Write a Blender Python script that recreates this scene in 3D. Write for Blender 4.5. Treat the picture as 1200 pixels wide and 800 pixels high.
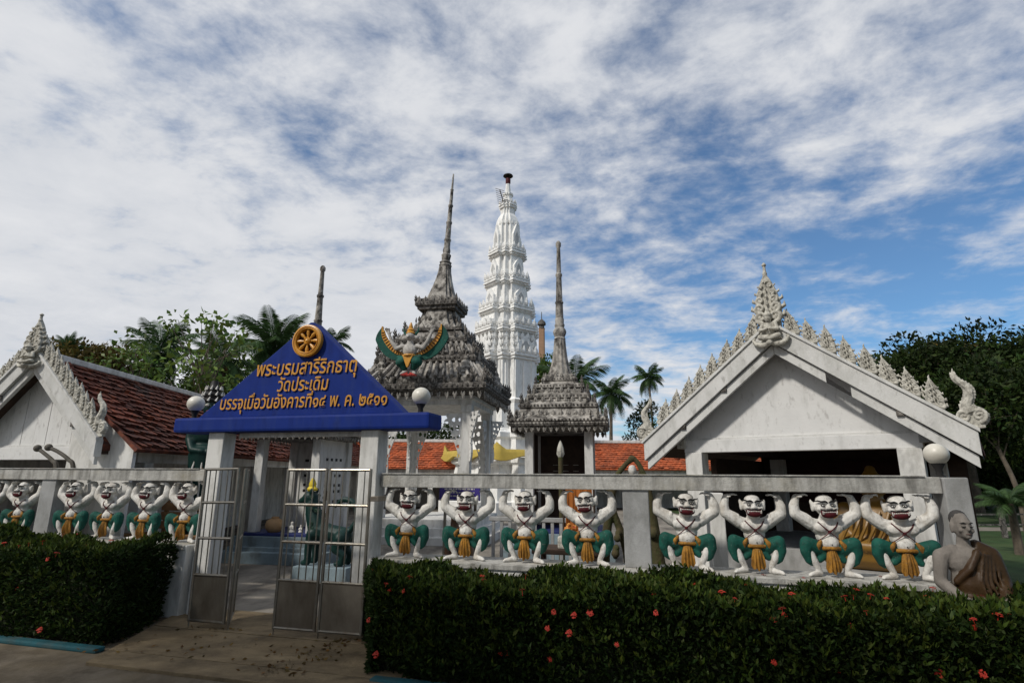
import bpy, bmesh, math, random
import numpy as np
from mathutils import Vector, Matrix, Euler, Quaternion
R = math.radians
random.seed(7)
np.random.seed(7)
for _o in list(bpy.data.objects):
    bpy.data.objects.remove(_o)
sc = bpy.context.scene
col = sc.collection

# ------------------------------------------------------------------ camera
EYE = 1.6
PITCH, ROLL, FPX = R(13.5), R(0.3), 650.0
cam_d = bpy.data.cameras.new('camera')
cam = bpy.data.objects.new('camera', cam_d)
col.objects.link(cam)
cam_d.sensor_fit = 'HORIZONTAL'
cam_d.sensor_width = 36.0
cam_d.lens = 36.0 * FPX / 1200.0
cam_d.clip_end = 3000
cam_d.clip_start = 0.05
CQ = Euler((R(90) + PITCH, 0, 0)).to_quaternion() @ Quaternion((0, 0, 1), ROLL)
cam.rotation_mode = 'QUATERNION'
cam.rotation_quaternion = CQ
cam.location = (0, 0, EYE)
sc.camera = cam

# ------------------------------------------------------------------ sky
SUN_DIR = Vector((-0.62, -0.50, 0.78)).normalized()      # towards the sun
world = bpy.data.worlds.new('World')
sc.world = world
world.use_nodes = True
nt = world.node_tree
nt.nodes.clear()
def N(tree, t, **kw):
    n = tree.nodes.new(t)
    for k, v in kw.items():
        if k.startswith('i_'):
            n.inputs[int(k[2:])].default_value = v
        else:
            setattr(n, k, v)
    return n
def build_sky():
    L = nt.links.new
    out = N(nt, 'ShaderNodeOutputWorld')
    bg = N(nt, 'ShaderNodeBackground')
    bg.inputs[1].default_value = 0.11
    sky = N(nt, 'ShaderNodeTexSky')
    sky.sky_type = 'NISHITA'
    sky.sun_disc = False
    sky.sun_elevation = math.asin(SUN_DIR.z)
    sky.sun_rotation = math.atan2(SUN_DIR.x, SUN_DIR.y)
    sky.air_density = 1.0
    sky.dust_density = 0.6
    sky.ozone_density = 2.2
    tc = N(nt, 'ShaderNodeTexCoord')
    sep = N(nt, 'ShaderNodeSeparateXYZ')
    L(tc.outputs['Generated'], sep.inputs[0])
    zz = N(nt, 'ShaderNodeMath', operation='MAXIMUM'); zz.inputs[1].default_value = 0.0
    L(sep.outputs[2], zz.inputs[0])
    za = N(nt, 'ShaderNodeMath', operation='ADD'); za.inputs[1].default_value = 0.16
    L(zz.outputs[0], za.inputs[0])
    dx = N(nt, 'ShaderNodeMath', operation='DIVIDE'); L(sep.outputs[0], dx.inputs[0]); L(za.outputs[0], dx.inputs[1])
    dy = N(nt, 'ShaderNodeMath', operation='DIVIDE'); L(sep.outputs[1], dy.inputs[0]); L(za.outputs[0], dy.inputs[1])
    cmb = N(nt, 'ShaderNodeCombineXYZ'); L(dx.outputs[0], cmb.inputs[0]); L(dy.outputs[0], cmb.inputs[1])
    cmb.inputs[2].default_value = 3.7
    def noise(scale, detail, rough, dist, off, stretch=(1, 1, 1)):
        mp = N(nt, 'ShaderNodeMapping'); mp.inputs['Location'].default_value = off; mp.inputs['Scale'].default_value = stretch
        mp.inputs['Rotation'].default_value = (0, 0, R(28))
        L(cmb.outputs[0], mp.inputs[0])
        n = N(nt, 'ShaderNodeTexNoise')
        n.inputs['Scale'].default_value = scale; n.inputs['Detail'].default_value = detail
        n.inputs['Roughness'].default_value = rough; n.inputs['Distortion'].default_value = dist
        L(mp.outputs[0], n.inputs['Vector'])
        return n.outputs[0]
    def mad(a, k, b):
        m = N(nt, 'ShaderNodeMath', operation='MULTIPLY_ADD')
        L(a, m.inputs[0]); m.inputs[1].default_value = k
        if isinstance(b, (int, float)): m.inputs[2].default_value = b
        else: L(b, m.inputs[2])
        return m.outputs[0]
    big = noise(0.75, 3, 0.5, 0.2, (SKY_OX, SKY_OY, 0))
    mid = noise(3.4, 8, 0.62, 0.25, (1.3, 4.2, 2.0), (1, 1.1, 1))
    fine = noise(9.0, 6, 0.6, 0.2, (7.3, 1.2, 5.0), (1.0, 1.2, 1))
    v = mad(big, 1.05, -0.50)
    v = mad(mid, 0.95, v)
    v = mad(fine, 0.55, v)
    v = mad(dx.outputs[0], -0.15, v)       # the bank of cloud thins out towards +x
    ramp = N(nt, 'ShaderNodeValToRGB')
    ramp.color_ramp.interpolation = 'EASE'
    ramp.color_ramp.elements[0].position = 0.38; ramp.color_ramp.elements[0].color = (0.05, 0.05, 0.05, 1)
    ramp.color_ramp.elements[1].position = 0.88; ramp.color_ramp.elements[1].color = (1, 1, 1, 1)
    L(v, ramp.inputs[0])
    ccol = N(nt, 'ShaderNodeValToRGB')
    ccol.color_ramp.elements[0].position = 0.30; ccol.color_ramp.elements[0].color = (5.6, 5.85, 6.3, 1)
    ccol.color_ramp.elements[1].position = 0.72; ccol.color_ramp.elements[1].color = (6.9, 7.0, 7.25, 1)
    L(mid, ccol.inputs[0])
    mul = N(nt, 'ShaderNodeMixRGB', blend_type='MULTIPLY'); mul.inputs[0].default_value = 1.0
    L(sky.outputs[0], mul.inputs[1]); mul.inputs[2].default_value = (0.54, 0.84, 1.03, 1)
    mix = N(nt, 'ShaderNodeMixRGB')
    L(ramp.outputs[0], mix.inputs[0]); L(mul.outputs[0], mix.inputs[1]); L(ccol.outputs[0], mix.inputs[2])
    L(mix.outputs[0], bg.inputs[0]); L(bg.outputs[0], out.inputs[0])
SKY_OX, SKY_OY = 11.4, 3.3
build_sky()

sun_d = bpy.data.lights.new('sun', 'SUN')
sun_d.energy = 2.8
sun_d.angle = R(5)
sun_d.color = (1.0, 0.95, 0.87)
sun = bpy.data.objects.new('sun', sun_d)
col.objects.link(sun)
sun.rotation_mode = 'QUATERNION'
sun.rotation_quaternion = SUN_DIR.to_track_quat('Z', 'Y')
sun.location = (-20, -20, 30)
vs = sc.view_settings
vs.view_transform = 'Standard'; vs.look = 'None'; vs.gamma = 1.0; vs.use_curve_mapping = False
vs.exposure = 0.0

# ------------------------------------------------------------------ helpers
def ray(px, py):
    return CQ @ Vector(((px - 600) / FPX, -(py - 400) / FPX, -1.0))
def PY(px, py, Y):                       # point on the pixel's ray at ground distance Y
    d = ray(px, py); t = Y / d.y
    return Vector((d.x * t, Y, EYE + d.z * t))
def PZ(px, py, z):                       # point on the pixel's ray at height z
    d = ray(px, py); t = (z - EYE) / d.z
    return Vector((d.x * t, d.y * t, z))
def zat(py, Y, px=600):
    return PY(px, py, Y).z
def wat(hp, py, Y):                      # half width in metres of hp pixels at row py, distance Y
    return hp * Y / ray(600, py).y / FPX

def tag(o, label=None, cat=None, group=None, kind=None):
    if label: o['label'] = label
    if cat: o['category'] = cat
    if group: o['group'] = group
    if kind: o['kind'] = kind
    return o
def thing(name, label, cat, loc=(0, 0, 0), rz=0.0, group=None):
    o = bpy.data.objects.new(name, None)
    o.empty_display_size = 0.2
    col.objects.link(o)
    o.location = loc; o.rotation_euler = (0, 0, rz)
    return tag(o, label, cat, group)
def inst(name, me, parent=None, loc=(0, 0, 0), rot=(0, 0, 0), scale=(1, 1, 1)):
    o = bpy.data.objects.new(name, me)
    col.objects.link(o)
    o.parent = parent
    o.location = loc; o.rotation_euler = rot; o.scale = scale
    return o
def copy_tree(o, parent=None):
    c = o.copy(); col.objects.link(c); c.parent = parent
    for ch in list(o.children):
        copy_tree(ch, c)
    return c
def catmull(pts, n=6):
    P = [Vector(p) for p in pts]
    P = [P[0] * 2 - P[1]] + P + [P[-1] * 2 - P[-2]]
    out = []
    for i in range(1, len(P) - 2):
        for k in range(n):
            t = k / n
            a, b, c, d = P[i-1], P[i], P[i+1], P[i+2]
            out.append(0.5 * ((2*b) + (c-a)*t + (2*a-5*b+4*c-d)*t*t + (3*b-a-3*c+d)*t*t*t))
    out.append(P[-2])
    return out
def lerp_list(r, m):
    return [float(np.interp(i / (m - 1), np.linspace(0, 1, len(r)), r)) for i in range(m)]

SQ = [(-1, -1), (1, -1), (1, 1), (-1, 1)]
def redent(a=0.62, b=0.82):
    q = [(1, -a), (1, a), (b, a), (b, b), (a, b)]
    out = []
    for k in range(4):
        c, s = [(1, 0), (0, 1), (-1, 0), (0, -1)][k]
        for x, y in q[1:] if k else q[1:]:
            out.append((x * c - y * s, x * s + y * c))
        x, y = (a, 1)
        out.append((x * c - y * s, x * s + y * c))
    return out
def circ(n):
    return [(math.cos(2*math.pi*i/n), math.sin(2*math.pi*i/n)) for i in range(n)]

class MB:
    def __init__(s):
        s.v = []; s.f = []
    def add(s, V, F, M=None):
        o = len(s.v)
        if M is not None: V = [M @ Vector(p) for p in V]
        s.v += [tuple(p) for p in V]
        s.f += [tuple(i + o for i in f) for f in F]
        return s
    def box(s, c, d, rz=0.0, M=None):
        x, y, z = d[0]/2, d[1]/2, d[2]/2
        V = [(-x,-y,-z),(x,-y,-z),(x,y,-z),(-x,y,-z),(-x,-y,z),(x,-y,z),(x,y,z),(-x,y,z)]
        F = [(0,3,2,1),(4,5,6,7),(0,1,5,4),(1,2,6,5),(2,3,7,6),(3,0,4,7)]
        T = Matrix.Translation(c) @ Matrix.Rotation(rz, 4, 'Z')
        if M is not None: T = M @ T
        return s.add(V, F, T)
    def bb(s, x0, x1, y0, y1, z0, z1):
        return s.box(((x0+x1)/2, (y0+y1)/2, (z0+z1)/2), (x1-x0, y1-y0, z1-z0))
    def bar(s, a, b, w, h):              # rectangular bar from a to b
        a, b = Vector(a), Vector(b); d = b - a
        q = d.to_track_quat('X', 'Z')
        T = Matrix.Translation((a + b) / 2) @ q.to_matrix().to_4x4()
        return s.box((0, 0, 0), (d.length, w, h), 0, T)
    def tube(s, pts, rads, n=8, M=None, flat=1.0):
        P = [Vector(p) for p in pts]
        if isinstance(rads, (int, float)): rads = [rads] * len(P)
        if len(rads) != len(P): rads = lerp_list(rads, len(P))
        V, F = [], []
        t0 = (P[1] - P[0]).normalized()
        nrm = t0.orthogonal().normalized()
        if abs(t0.z) < 0.9:
            nrm = (Vector((0, 0, 1)) - t0 * t0.z).normalized()
        for i, p in enumerate(P):
            t = (P[min(i+1, len(P)-1)] - P[max(i-1, 0)])
            t = t.normalized() if t.length > 1e-9 else t0
            nrm = nrm - t * nrm.dot(t)
            nrm = nrm.normalized() if nrm.length > 1e-6 else t.orthogonal().normalized()
            bn = t.cross(nrm)
            for k in range(n):
                a = 2*math.pi*k/n
                V.append(p + (nrm*math.cos(a) + bn*math.sin(a)*flat) * max(rads[i], 1e-4))
        for i in range(len(P)-1):
            for k in range(n):
                a, b = i*n+k, i*n+(k+1) % n
                F.append((a, b, b+n, a+n))
        F.append(tuple(range(n))[::-1]); F.append(tuple(range((len(P)-1)*n, len(P)*n)))
        return s.add(V, F, M)
    def lathe(s, prof, plan=24, c=(0, 0), rot=0.0, M=None):
        pl = circ(plan) if isinstance(plan, int) else plan
        n = len(pl); V, F = [], []
        cr, sr = math.cos(rot), math.sin(rot)
        for r, z in prof:
            for x, y in pl:
                V.append((c[0] + r*(x*cr-y*sr), c[1] + r*(x*sr+y*cr), z))
        for i in range(len(prof)-1):
            for k in range(n):
                a, b = i*n+k, i*n+(k+1) % n
                F.append((a, b, b+n, a+n))
        F.append(tuple(range(n))[::-1]); F.append(tuple(range((len(prof)-1)*n, len(prof)*n)))
        return s.add(V, F, M)
    def prism(s, poly, y0, y1, M=None):   # polygon in x,z extruded along y
        n = len(poly)
        V = [(x, y0, z) for x, z in poly] + [(x, y1, z) for x, z in poly]
        F = [tuple(range(n)), tuple(range(2*n-1, n-1, -1))]
        for k in range(n):
            b = (k+1) % n
            F.append((b, k, k+n, b+n))
        return s.add(V, F, M)
    def ell(s, c, r, n=12, m=8, M=None):
        if isinstance(r, (int, float)): r = (r, r, r)
        V, F = [], []
        for j in range(1, m):
            th = math.pi*j/m
            for k in range(n):
                a = 2*math.pi*k/n
                V.append((r[0]*math.sin(th)*math.cos(a), r[1]*math.sin(th)*math.sin(a), r[2]*math.cos(th)))
        top, bot = len(V), len(V)+1
        V += [(0, 0, r[2]), (0, 0, -r[2])]
        for j in range(m-2):
            for k in range(n):
                a, b = j*n+k, j*n+(k+1) % n
                F.append((a, a+n, b+n, b))
        for k in range(n):
            F.append((top, k, (k+1) % n)); F.append((bot, (m-2)*n+(k+1) % n, (m-2)*n+k))
        T = Matrix.Translation(c)
        if M is not None: T = T @ M
        return s.add(V, F, T)
    def cap(s, a, b, ra, rb, n=10):
        s.tube([a, b], [ra, rb], n); s.ell(a, ra, n, 6); s.ell(b, rb, n, 6)
        return s
    def limb(s, pts, rads, n=10):
        for i in range(len(pts)-1):
            s.cap(pts[i], pts[i+1], rads[i], rads[i+1], n)
        return s
    def mesh(s, name, bevel=0.0, seg=2):
        me = bpy.data.meshes.new(name)
        me.from_pydata(s.v, [], s.f)
        bm = bmesh.new(); bm.from_mesh(me)
        bmesh.ops.recalc_face_normals(bm, faces=bm.faces)
        if bevel > 0:
            ed = [e for e in bm.edges if len(e.link_faces) == 2 and e.calc_face_angle(0) > R(40)]
            bmesh.ops.bevel(bm, geom=ed, offset=bevel, segments=seg, profile=0.6, affect='EDGES', clamp_overlap=True)
        bm.to_mesh(me); bm.free()
        return me
    def build(s, name, mat, parent=None, smooth=False, bevel=0.0, kind=None):
        me = s.mesh(name, bevel)
        me.materials.append(mat)
        if smooth: shade(me)
        o = bpy.data.objects.new(name, me)
        col.objects.link(o); o.parent = parent
        if kind: o['kind'] = kind
        return o
def shade(me, ang=40):
    me.polygons.foreach_set('use_smooth', [True] * len(me.polygons))
    try: me.set_sharp_from_angle(angle=R(ang))
    except Exception: pass
def organic(name, mb, mat, voxel, smooth=3, fac=0.5, dec=None):
    me = bpy.data.meshes.new('tmp'); me.from_pydata(mb.v, [], mb.f)
    bm = bmesh.new(); bm.from_mesh(me); bmesh.ops.recalc_face_normals(bm, faces=bm.faces); bm.to_mesh(me); bm.free()
    o = bpy.data.objects.new('tmp', me); col.objects.link(o)
    m = o.modifiers.new('r', 'REMESH'); m.mode = 'VOXEL'; m.voxel_size = voxel
    if smooth:
        m = o.modifiers.new('s', 'SMOOTH'); m.iterations = smooth; m.factor = fac
    if dec:
        m = o.modifiers.new('d', 'DECIMATE'); m.ratio = dec
    dg = bpy.context.evaluated_depsgraph_get()
    res = bpy.data.meshes.new_from_object(o.evaluated_get(dg))
    bpy.data.objects.remove(o)
    res.name = name
    res.materials.clear(); res.materials.append(mat)
    res.polygons.foreach_set('use_smooth', [True] * len(res.polygons))
    return res

# ------------------------------------------------------------------ materials
MATS = {}
def mat(name, base, rough=0.85, var=0.2, scale=5.0, stain=None, amt=0.0, sscale=(3, 3, 3), bump=0.15, bscale=40.0,
        metal=0.0, soft=0.12, stain2=None, amt2=0.0, s2scale=(1, 1, 1), spec=0.3, leaf=False):
    if name in MATS: return MATS[name]
    m = bpy.data.materials.new(name); m.use_nodes = True
    t = m.node_tree; t.nodes.clear(); L = t.links.new
    out = N(t, 'ShaderNodeOutputMaterial'); b = N(t, 'ShaderNodeBsdfPrincipled')
    L(b.outputs[0], out.inputs[0])
    b.inputs['Roughness'].default_value = rough; b.inputs['Metallic'].default_value = metal
    b.inputs['Specular IOR Level'].default_value = spec
    tc = N(t, 'ShaderNodeTexCoord'); oi = N(t, 'ShaderNodeObjectInfo')
    sh = N(t, 'ShaderNodeVectorMath', operation='MULTIPLY_ADD')
    cx = N(t, 'ShaderNodeCombineXYZ')
    for k in range(3): L(oi.outputs['Random'], cx.inputs[k])
    L(cx.outputs[0], sh.inputs[0]); sh.inputs[1].default_value = (37, 53, 71); L(tc.outputs['Object'], sh.inputs[2])
    vec = sh.outputs[0]
    def noi(s3, detail=5, rgh=0.6, dist=0.0):
        mp = N(t, 'ShaderNodeMapping'); mp.inputs['Scale'].default_value = s3 if hasattr(s3, '__len__') else (s3,)*3
        L(vec, mp.inputs[0])
        n = N(t, 'ShaderNodeTexNoise'); n.inputs['Scale'].default_value = 1.0; n.inputs['Detail'].default_value = detail
        n.inputs['Roughness'].default_value = rgh; n.inputs['Distortion'].default_value = dist
        L(mp.outputs[0], n.inputs['Vector'])
        return n.outputs[0]
    def ramp(src, p0, p1, c0, c1):
        r = N(t, 'ShaderNodeValToRGB'); e = r.color_ramp.elements
        e[0].position = max(0, min(1, p0)); e[1].position = max(0, min(1, p1)); e[0].color = c0; e[1].color = c1
        L(src, r.inputs[0]); return r.outputs[0]
    def c4(c, k=1.0): return (min(1, c[0]*k), min(1, c[1]*k), min(1, c[2]*k), 1)
    c = ramp(noi(scale), 0.3, 0.7, c4(base, 1-var), c4(base, 1+var))
    def overlay(c, s3, amt, colr, soft):
        th = 0.5 + (0.5-amt)*0.55
        f = ramp(noi(s3, 8, 0.65, 0.3), th-soft/2, th+soft/2, (0, 0, 0, 1), (1, 1, 1, 1))
        mx = N(t, 'ShaderNodeMixRGB'); L(f, mx.inputs[0]); L(c, mx.inputs[1]); mx.inputs[2].default_value = c4(colr)
        return mx.outputs[0]
    if stain is not None and amt > 0: c = overlay(c, sscale, amt, stain, soft)
    if stain2 is not None and amt2 > 0: c = overlay(c, s2scale, amt2, stain2, soft)
    if leaf:
        hs = N(t, 'ShaderNodeAttribute'); hs.attribute_name = 'tone'
        mx = N(t, 'ShaderNodeMixRGB', blend_type='MULTIPLY'); mx.inputs[0].default_value = 1.0
        L(c, mx.inputs[1]); L(hs.outputs['Color'], mx.inputs[2]); c = mx.outputs[0]
        b.inputs['Subsurface Weight'].default_value = 0.0
        tr = N(t, 'ShaderNodeBsdfTranslucent'); ms = N(t, 'ShaderNodeMixShader'); ms.inputs[0].default_value = 0.25
        L(c, tr.inputs[0]); L(b.outputs[0], ms.inputs[1]); L(tr.outputs[0], ms.inputs[2]); L(ms.outputs[0], out.inputs[0])
    L(c, b.inputs['Base Color'])
    if bump > 0:
        bp = N(t, 'ShaderNodeBump'); bp.inputs['Strength'].default_value = bump; bp.inputs['Distance'].default_value = 0.02
        L(noi(bscale, 6), bp.inputs['Height']); L(bp.outputs[0], b.inputs['Normal'])
    MATS[name] = m
    return m
GRIME = (0.09, 0.085, 0.075)
WHITE = mat('white_plaster', (0.66, 0.65, 0.62), 0.85, 0.06, 3, GRIME, 0.16, (2.5, 2.5, 0.9), 0.15, 30, soft=0.3, stain2=(0.35, 0.34, 0.31), amt2=0.3, s2scale=(7, 7, 2))
BOARD = mat('grey_white_board_paint', (0.60, 0.595, 0.575), 0.85, 0.08, 4, (0.36, 0.36, 0.33), 0.22, (4, 4, 1.5), 0.2, 30, soft=0.35, stain2=(0.09, 0.08, 0.065), amt2=0.075, s2scale=(13, 13, 5))
GABLE = mat('gable_paint', (0.66, 0.655, 0.64), 0.85, 0.05, 3, (0.42, 0.42, 0.40), 0.10, (5, 5, 1.5), 0.12, 30, soft=0.4, stain2=(0.14, 0.12, 0.10), amt2=0.03, s2scale=(16, 16, 7))
CAST = mat('cast_ornament', (0.52, 0.50, 0.44), 0.9, 0.15, 12, (0.12, 0.11, 0.09), 0.34, (18, 18, 18), 0.3, 60, soft=0.3)
CONC = mat('weathered_concrete', (0.44, 0.43, 0.40), 0.9, 0.18, 9, (0.10, 0.095, 0.085), 0.34, (8, 8, 1.6), 0.4, 40, soft=0.3, stain2=(0.30, 0.27, 0.2), amt2=0.25, s2scale=(2, 2, 2))
PILLAR = mat('grey_pillar_concrete', (0.34, 0.34, 0.335), 0.9, 0.12, 5, (0.2, 0.2, 0.19), 0.35, (6, 6, 3), 0.2, 50, soft=0.3)
FIG = mat('figure_white_paint', (0.66, 0.64, 0.60), 0.85, 0.10, 8, (0.17, 0.15, 0.12), 0.22, (24, 24, 15), 0.3, 45, soft=0.3, stain2=(0.40, 0.36, 0.30), amt2=0.3, s2scale=(9, 9, 5))
GREEN = mat('green_trouser_paint', (0.005, 0.080, 0.058), 0.75, 0.3, 10, (0.012, 0.024, 0.02), 0.3, (20, 20, 20), 0.25, 45, soft=.3, stain2=(.30, .30, .26), amt2=.05, s2scale=(38, 38, 30))
GOLD = mat('ochre_gold_paint', (0.33, 0.155, 0.02), 0.7, 0.3, 12, (0.09, 0.045, 0.013), 0.38, (20, 20, 10), 0.4, 45, soft=0.3, stain2=(.42, .38, .3), amt2=.05, s2scale=(38, 38, 30))
SGOLD = mat('sign_gold', (0.58, 0.27, 0.03), 0.38, 0.15, 8, (0.3, 0.14, 0.02), 0.2, (20, 20, 20), 0.15, 60, spec=0.5, soft=0.3)
RED = mat('dark_red_paint', (0.085, 0.008, 0.012), 0.6, 0.3, 14, (.02, .005, .006), .3, (40, 40, 40), soft=.3)
BLACK = mat('black_paint', (0.015, 0.014, 0.014), 0.6, 0.1, 10)
BLUE = mat('royal_blue_paint', (0.008, 0.026, 0.178), 0.6, 0.12, 3, (0.022, 0.042, 0.17), 0.2, (9, 9, 1.2), 0.08, 40, soft=0.35, spec=0.12, stain2=(0.006, 0.012, 0.06), amt2=0.14, s2scale=(5, 5, 1.5))
STEEL = mat('dull_steel_tube', (0.24, 0.225, 0.195), 0.3, 0.15, 8, (0.16, 0.11, 0.07), 0.25, (9, 9, 5), 0.05, 80, metal=0.75, soft=0.3)
SHEET = mat('brown_steel_sheet', (0.19, 0.168, 0.135), 0.45, 0.2, 4, (0.065, 0.05, 0.035), 0.35, (3, 3, 1.2), 0.05, 60, metal=0.6, soft=0.4)
STONE = mat('mouldy_grey_stone', (0.40, 0.375, 0.335), 0.95, 0.25, 5, (0.05, 0.045, 0.04), 0.54, (5, 5, 2.6), 0.5, 30, soft=0.22, stain2=(0.52, 0.49, 0.44), amt2=0.30, s2scale=(7, 7, 5))
DSTONE = mat('dark_mouldy_stone', (0.17, 0.155, 0.14), 0.95, 0.3, 6, (0.035, 0.032, 0.028), 0.58, (8, 8, 5), 0.5, 30, soft=0.3, stain2=(0.45, 0.42, 0.38), amt2=0.2, s2scale=(12, 12, 12))
PWHITE = mat('prang_white', (0.78, 0.775, 0.75), 0.85, 0.08, 4, (0.38, 0.37, 0.34), 0.2, (5, 5, 1.6), 0.2, 12, soft=0.3)
TILE = mat('orange_roof_tile', (0.40, 0.095, 0.034), 0.85, 0.5, 9, (0.07, 0.03, 0.02), 0.32, (1.6, 1.6, 1.6), 0.2, 30, soft=0.35)
DTILE = mat('dark_red_roof_tile', (0.135, 0.034, 0.019), 0.85, 0.65, 13, (0.035, 0.02, 0.016), 0.42, (1.2, 1.2, 1.2), 0.2, 30, soft=0.35, stain2=(0.36, 0.10, 0.04), amt2=0.2, s2scale=(4.5, 4.5, 4.5))
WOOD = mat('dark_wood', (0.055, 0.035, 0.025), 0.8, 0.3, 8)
BROWN = mat('brown_wood', (0.22, 0.12, 0.05), 0.7, 0.3, 6)
GLOBE = mat('opal_globe', (0.62, 0.59, 0.52), 0.4, 0.06, 4, (0.34, 0.31, 0.25), 0.3, (4, 4, 6), 0.0, spec=0.5, soft=0.4)
GRND = mat('brown_concrete_ground', (0.125, 0.098, 0.062), 0.9, 0.25, 1.4, (0.055, 0.045, 0.034), 0.42, (0.9, 0.9, 0.9), 0.35, 22, soft=0.35, stain2=(0.19, 0.16, 0.12), amt2=0.3, s2scale=(3.2, 3.2, 3.2))
YARD = mat('courtyard_concrete', (0.24, 0.215, 0.18), 0.9, 0.2, 2, (0.075, 0.065, 0.055), 0.42, (2.2, 0.9, 1), 0.25, 25, soft=0.3)
LAWN = mat('lawn_green', (0.022, 0.05, 0.012), 0.95, 0.35, 3, (0.07, 0.09, 0.03), 0.3, (0.5, 0.5, 0.5), 0.6, 60, soft=0.4)
SOIL = mat('tan_soil', (0.22, 0.16, 0.10), 0.95, 0.25, 3, (0.12, 0.08, 0.05), 0.3, (1, 1, 1), 0.5, 30, soft=0.4)
TEAL = mat('turquoise_kerb_paint', (0.012, 0.075, 0.092), 0.7, 0.25, 6, (0.06, 0.07, 0.06), 0.3, (4, 4, 4), 0.2, 40, soft=0.3)
LHEDGE = mat('hedge_leaf', (0.018, 0.034, 0.009), 0.6, 0.2, 3, leaf=True, bump=0, spec=0.12)
LTREE = mat('tree_leaf', (0.060, 0.105, 0.025), 0.55, 0.2, 2, leaf=True, bump=0, spec=0.15)
LDARK = mat('dark_tree_leaf', (0.026, 0.046, 0.013), 0.6, 0.2, 2, leaf=True, bump=0, spec=0.15)
LPALM = mat('palm_leaf', (0.045, 0.085, 0.028), 0.5, 0.2, 2, leaf=True, bump=0, spec=0.15)
LBRN = mat('olive_bronze_leaf', (0.085, 0.07, 0.022), 0.6, 0.2, 2, leaf=True, bump=0, spec=0.15)
BARK = mat('bark', (0.13, 0.105, 0.08), 0.95, 0.3, 6, (0.05, 0.045, 0.035), 0.35, (8, 8, 3), 0.5, 25, soft=0.3)
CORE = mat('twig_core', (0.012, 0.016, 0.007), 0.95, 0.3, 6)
FLOW = mat('ixora_red', (0.42, 0.030, 0.016), 0.6, 0.25, 30, bump=0)
YEL = mat('yellow_cloth', (0.40, 0.29, 0.06), 0.8, 0.12, 4, (0.45, 0.33, 0.06), 0.3, (3, 3, 6), 0.2, 20, soft=0.4)
# ------------------------------------------------------------------ ground
def sheet(name, pts, z, m, kind='structure'):
    mb = MB(); mb.add([(x, y, z) for x, y in pts], [tuple(range(len(pts)))])
    me = bpy.data.meshes.new(name); me.from_pydata(mb.v, [], mb.f); me.materials.append(m)
    o = bpy.data.objects.new(name, me); col.objects.link(o)
    o['kind'] = kind
    return o
sheet('ground', [(-900, -300), (900, -300), (900, 1500), (-900, 1500)], 0.0, GRND)
AL = math.atan(-0.271)
WU = Vector((math.cos(AL), math.sin(AL), 0)); WN = Vector((-math.sin(AL), math.cos(AL), 0))
W0 = Vector((0, 6.09, 0))
def W(s, d=0.0, z=0.0):
    p = W0 + WU * s + WN * d
    return Vector((p.x, p.y, z))
c = [W(-14, 0.1), W(4.0, 0.1), (6.2, 9, 0), (8.5, 30, 0), (-14, 30, 0)]
sheet('courtyard', [(p[0], p[1]) for p in c], 0.004, YARD)
sheet('lawn', [(5.2, 5.2), (60, 3.0), (60, 70), (8.8, 70), (6.6, 9.5)], 0.006, LAWN)
sheet('bare_soil', [(4.6, 4.2), (7.0, 4.5), (10.5, 8.2), (8.0, 9.2), (6.0, 6.8)], 0.012, SOIL)
sheet('garden_path', [(10.0, 17.5), (60, 20.5), (60, 22.2), (10.0, 18.7)], 0.012, YARD)
# expansion joint and slightly raised apron slab in front of the gate
AP = mat('apron_concrete', (0.165, 0.122, 0.070), 0.92, 0.35, 2.2, (0.055, 0.041, 0.025), 0.42, (1.3, 2.6, 1), 0.7, 18, soft=0.35, stain2=(0.27, 0.205, 0.12), amt2=0.36, s2scale=(2.4, 4.5, 3))
for da, db in ((-1.75, -1.44), (-1.425, -.66), (-.645, .15)):
    for sa, sb in ((-3.9, -.6),):
        sh = lambda d: .42*(-.3-d)
        Q = [W(sa+sh(da), da), W(sb+sh(da), da), W(sb+sh(db), db), W(sa+sh(db), db)]
        mb = MB(); hz = .026 + random.uniform(0, .006)
        mb.v = [(p.x, p.y, z) for z in (-.02, hz) for p in Q]
        mb.f = [(0, 3, 2, 1), (4, 5, 6, 7), (0, 1, 5, 4), (1, 2, 6, 5), (2, 3, 7, 6), (3, 0, 4, 7)]
        o = mb.build('apron_slab', AP, bevel=0.006); o['kind'] = 'structure'

# ------------------------------------------------------------------ balustrade walls
def wall(name, label, s0, s1, dz, pillars, endp=None):
    t = thing(name, label, 'wall', W(0, 0, 0), AL)
    MB().bb(s0, s1, -0.27, 0.2, 0.0, 0.735 + dz).build('plinth', WHITE, t, bevel=0.012)
    MB().bb(s0 + 0.02, s1 - 0.02, -0.29, 0.22, 0.7355 + dz - 0.045, 0.7385 + dz).build('plinth_cap', CONC, t, bevel=0.006)
    MB().bb(s0, s1, -0.105, 0.105, 1.46 + dz, 1.60 + dz).build('top_rail', CONC, t, bevel=0.008)
    MB().bb(s0, s1 - 0.12, -0.118, 0.112, 1.6005 + dz, 1.612 + dz).build('rail_coping', CONC, t, bevel=0.004)
    for s, w in pillars:
        MB().bb(s - w/2, s + w/2, -0.085, 0.085, 0.739 + dz, 1.4595 + dz).build('pillar', PILLAR, t, bevel=0.008)
    if endp:
        s, w = endp
        MB().bb(s - w/2, s + w/2, -0.13, 0.13, 0.0, 1.597 + dz).build('end_post', PILLAR, t, bevel=0.012)
    return t
DZL = 0.045
wall('balustrade_wall', 'low white wall with stone top rail carried by demon figures, ending beside seated monk statue',
     -1.475, 3.90, 0.0, [(1.29, 0.25)], (4.0, 0.19))
wall('balustrade_wall', 'low wall with stained top rail and demon figures beside the left gate post under the dark tiled roof',
     -9.4, -3.835, DZL, [(-6.40, 0.25), (-8.7, 0.25)])

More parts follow.
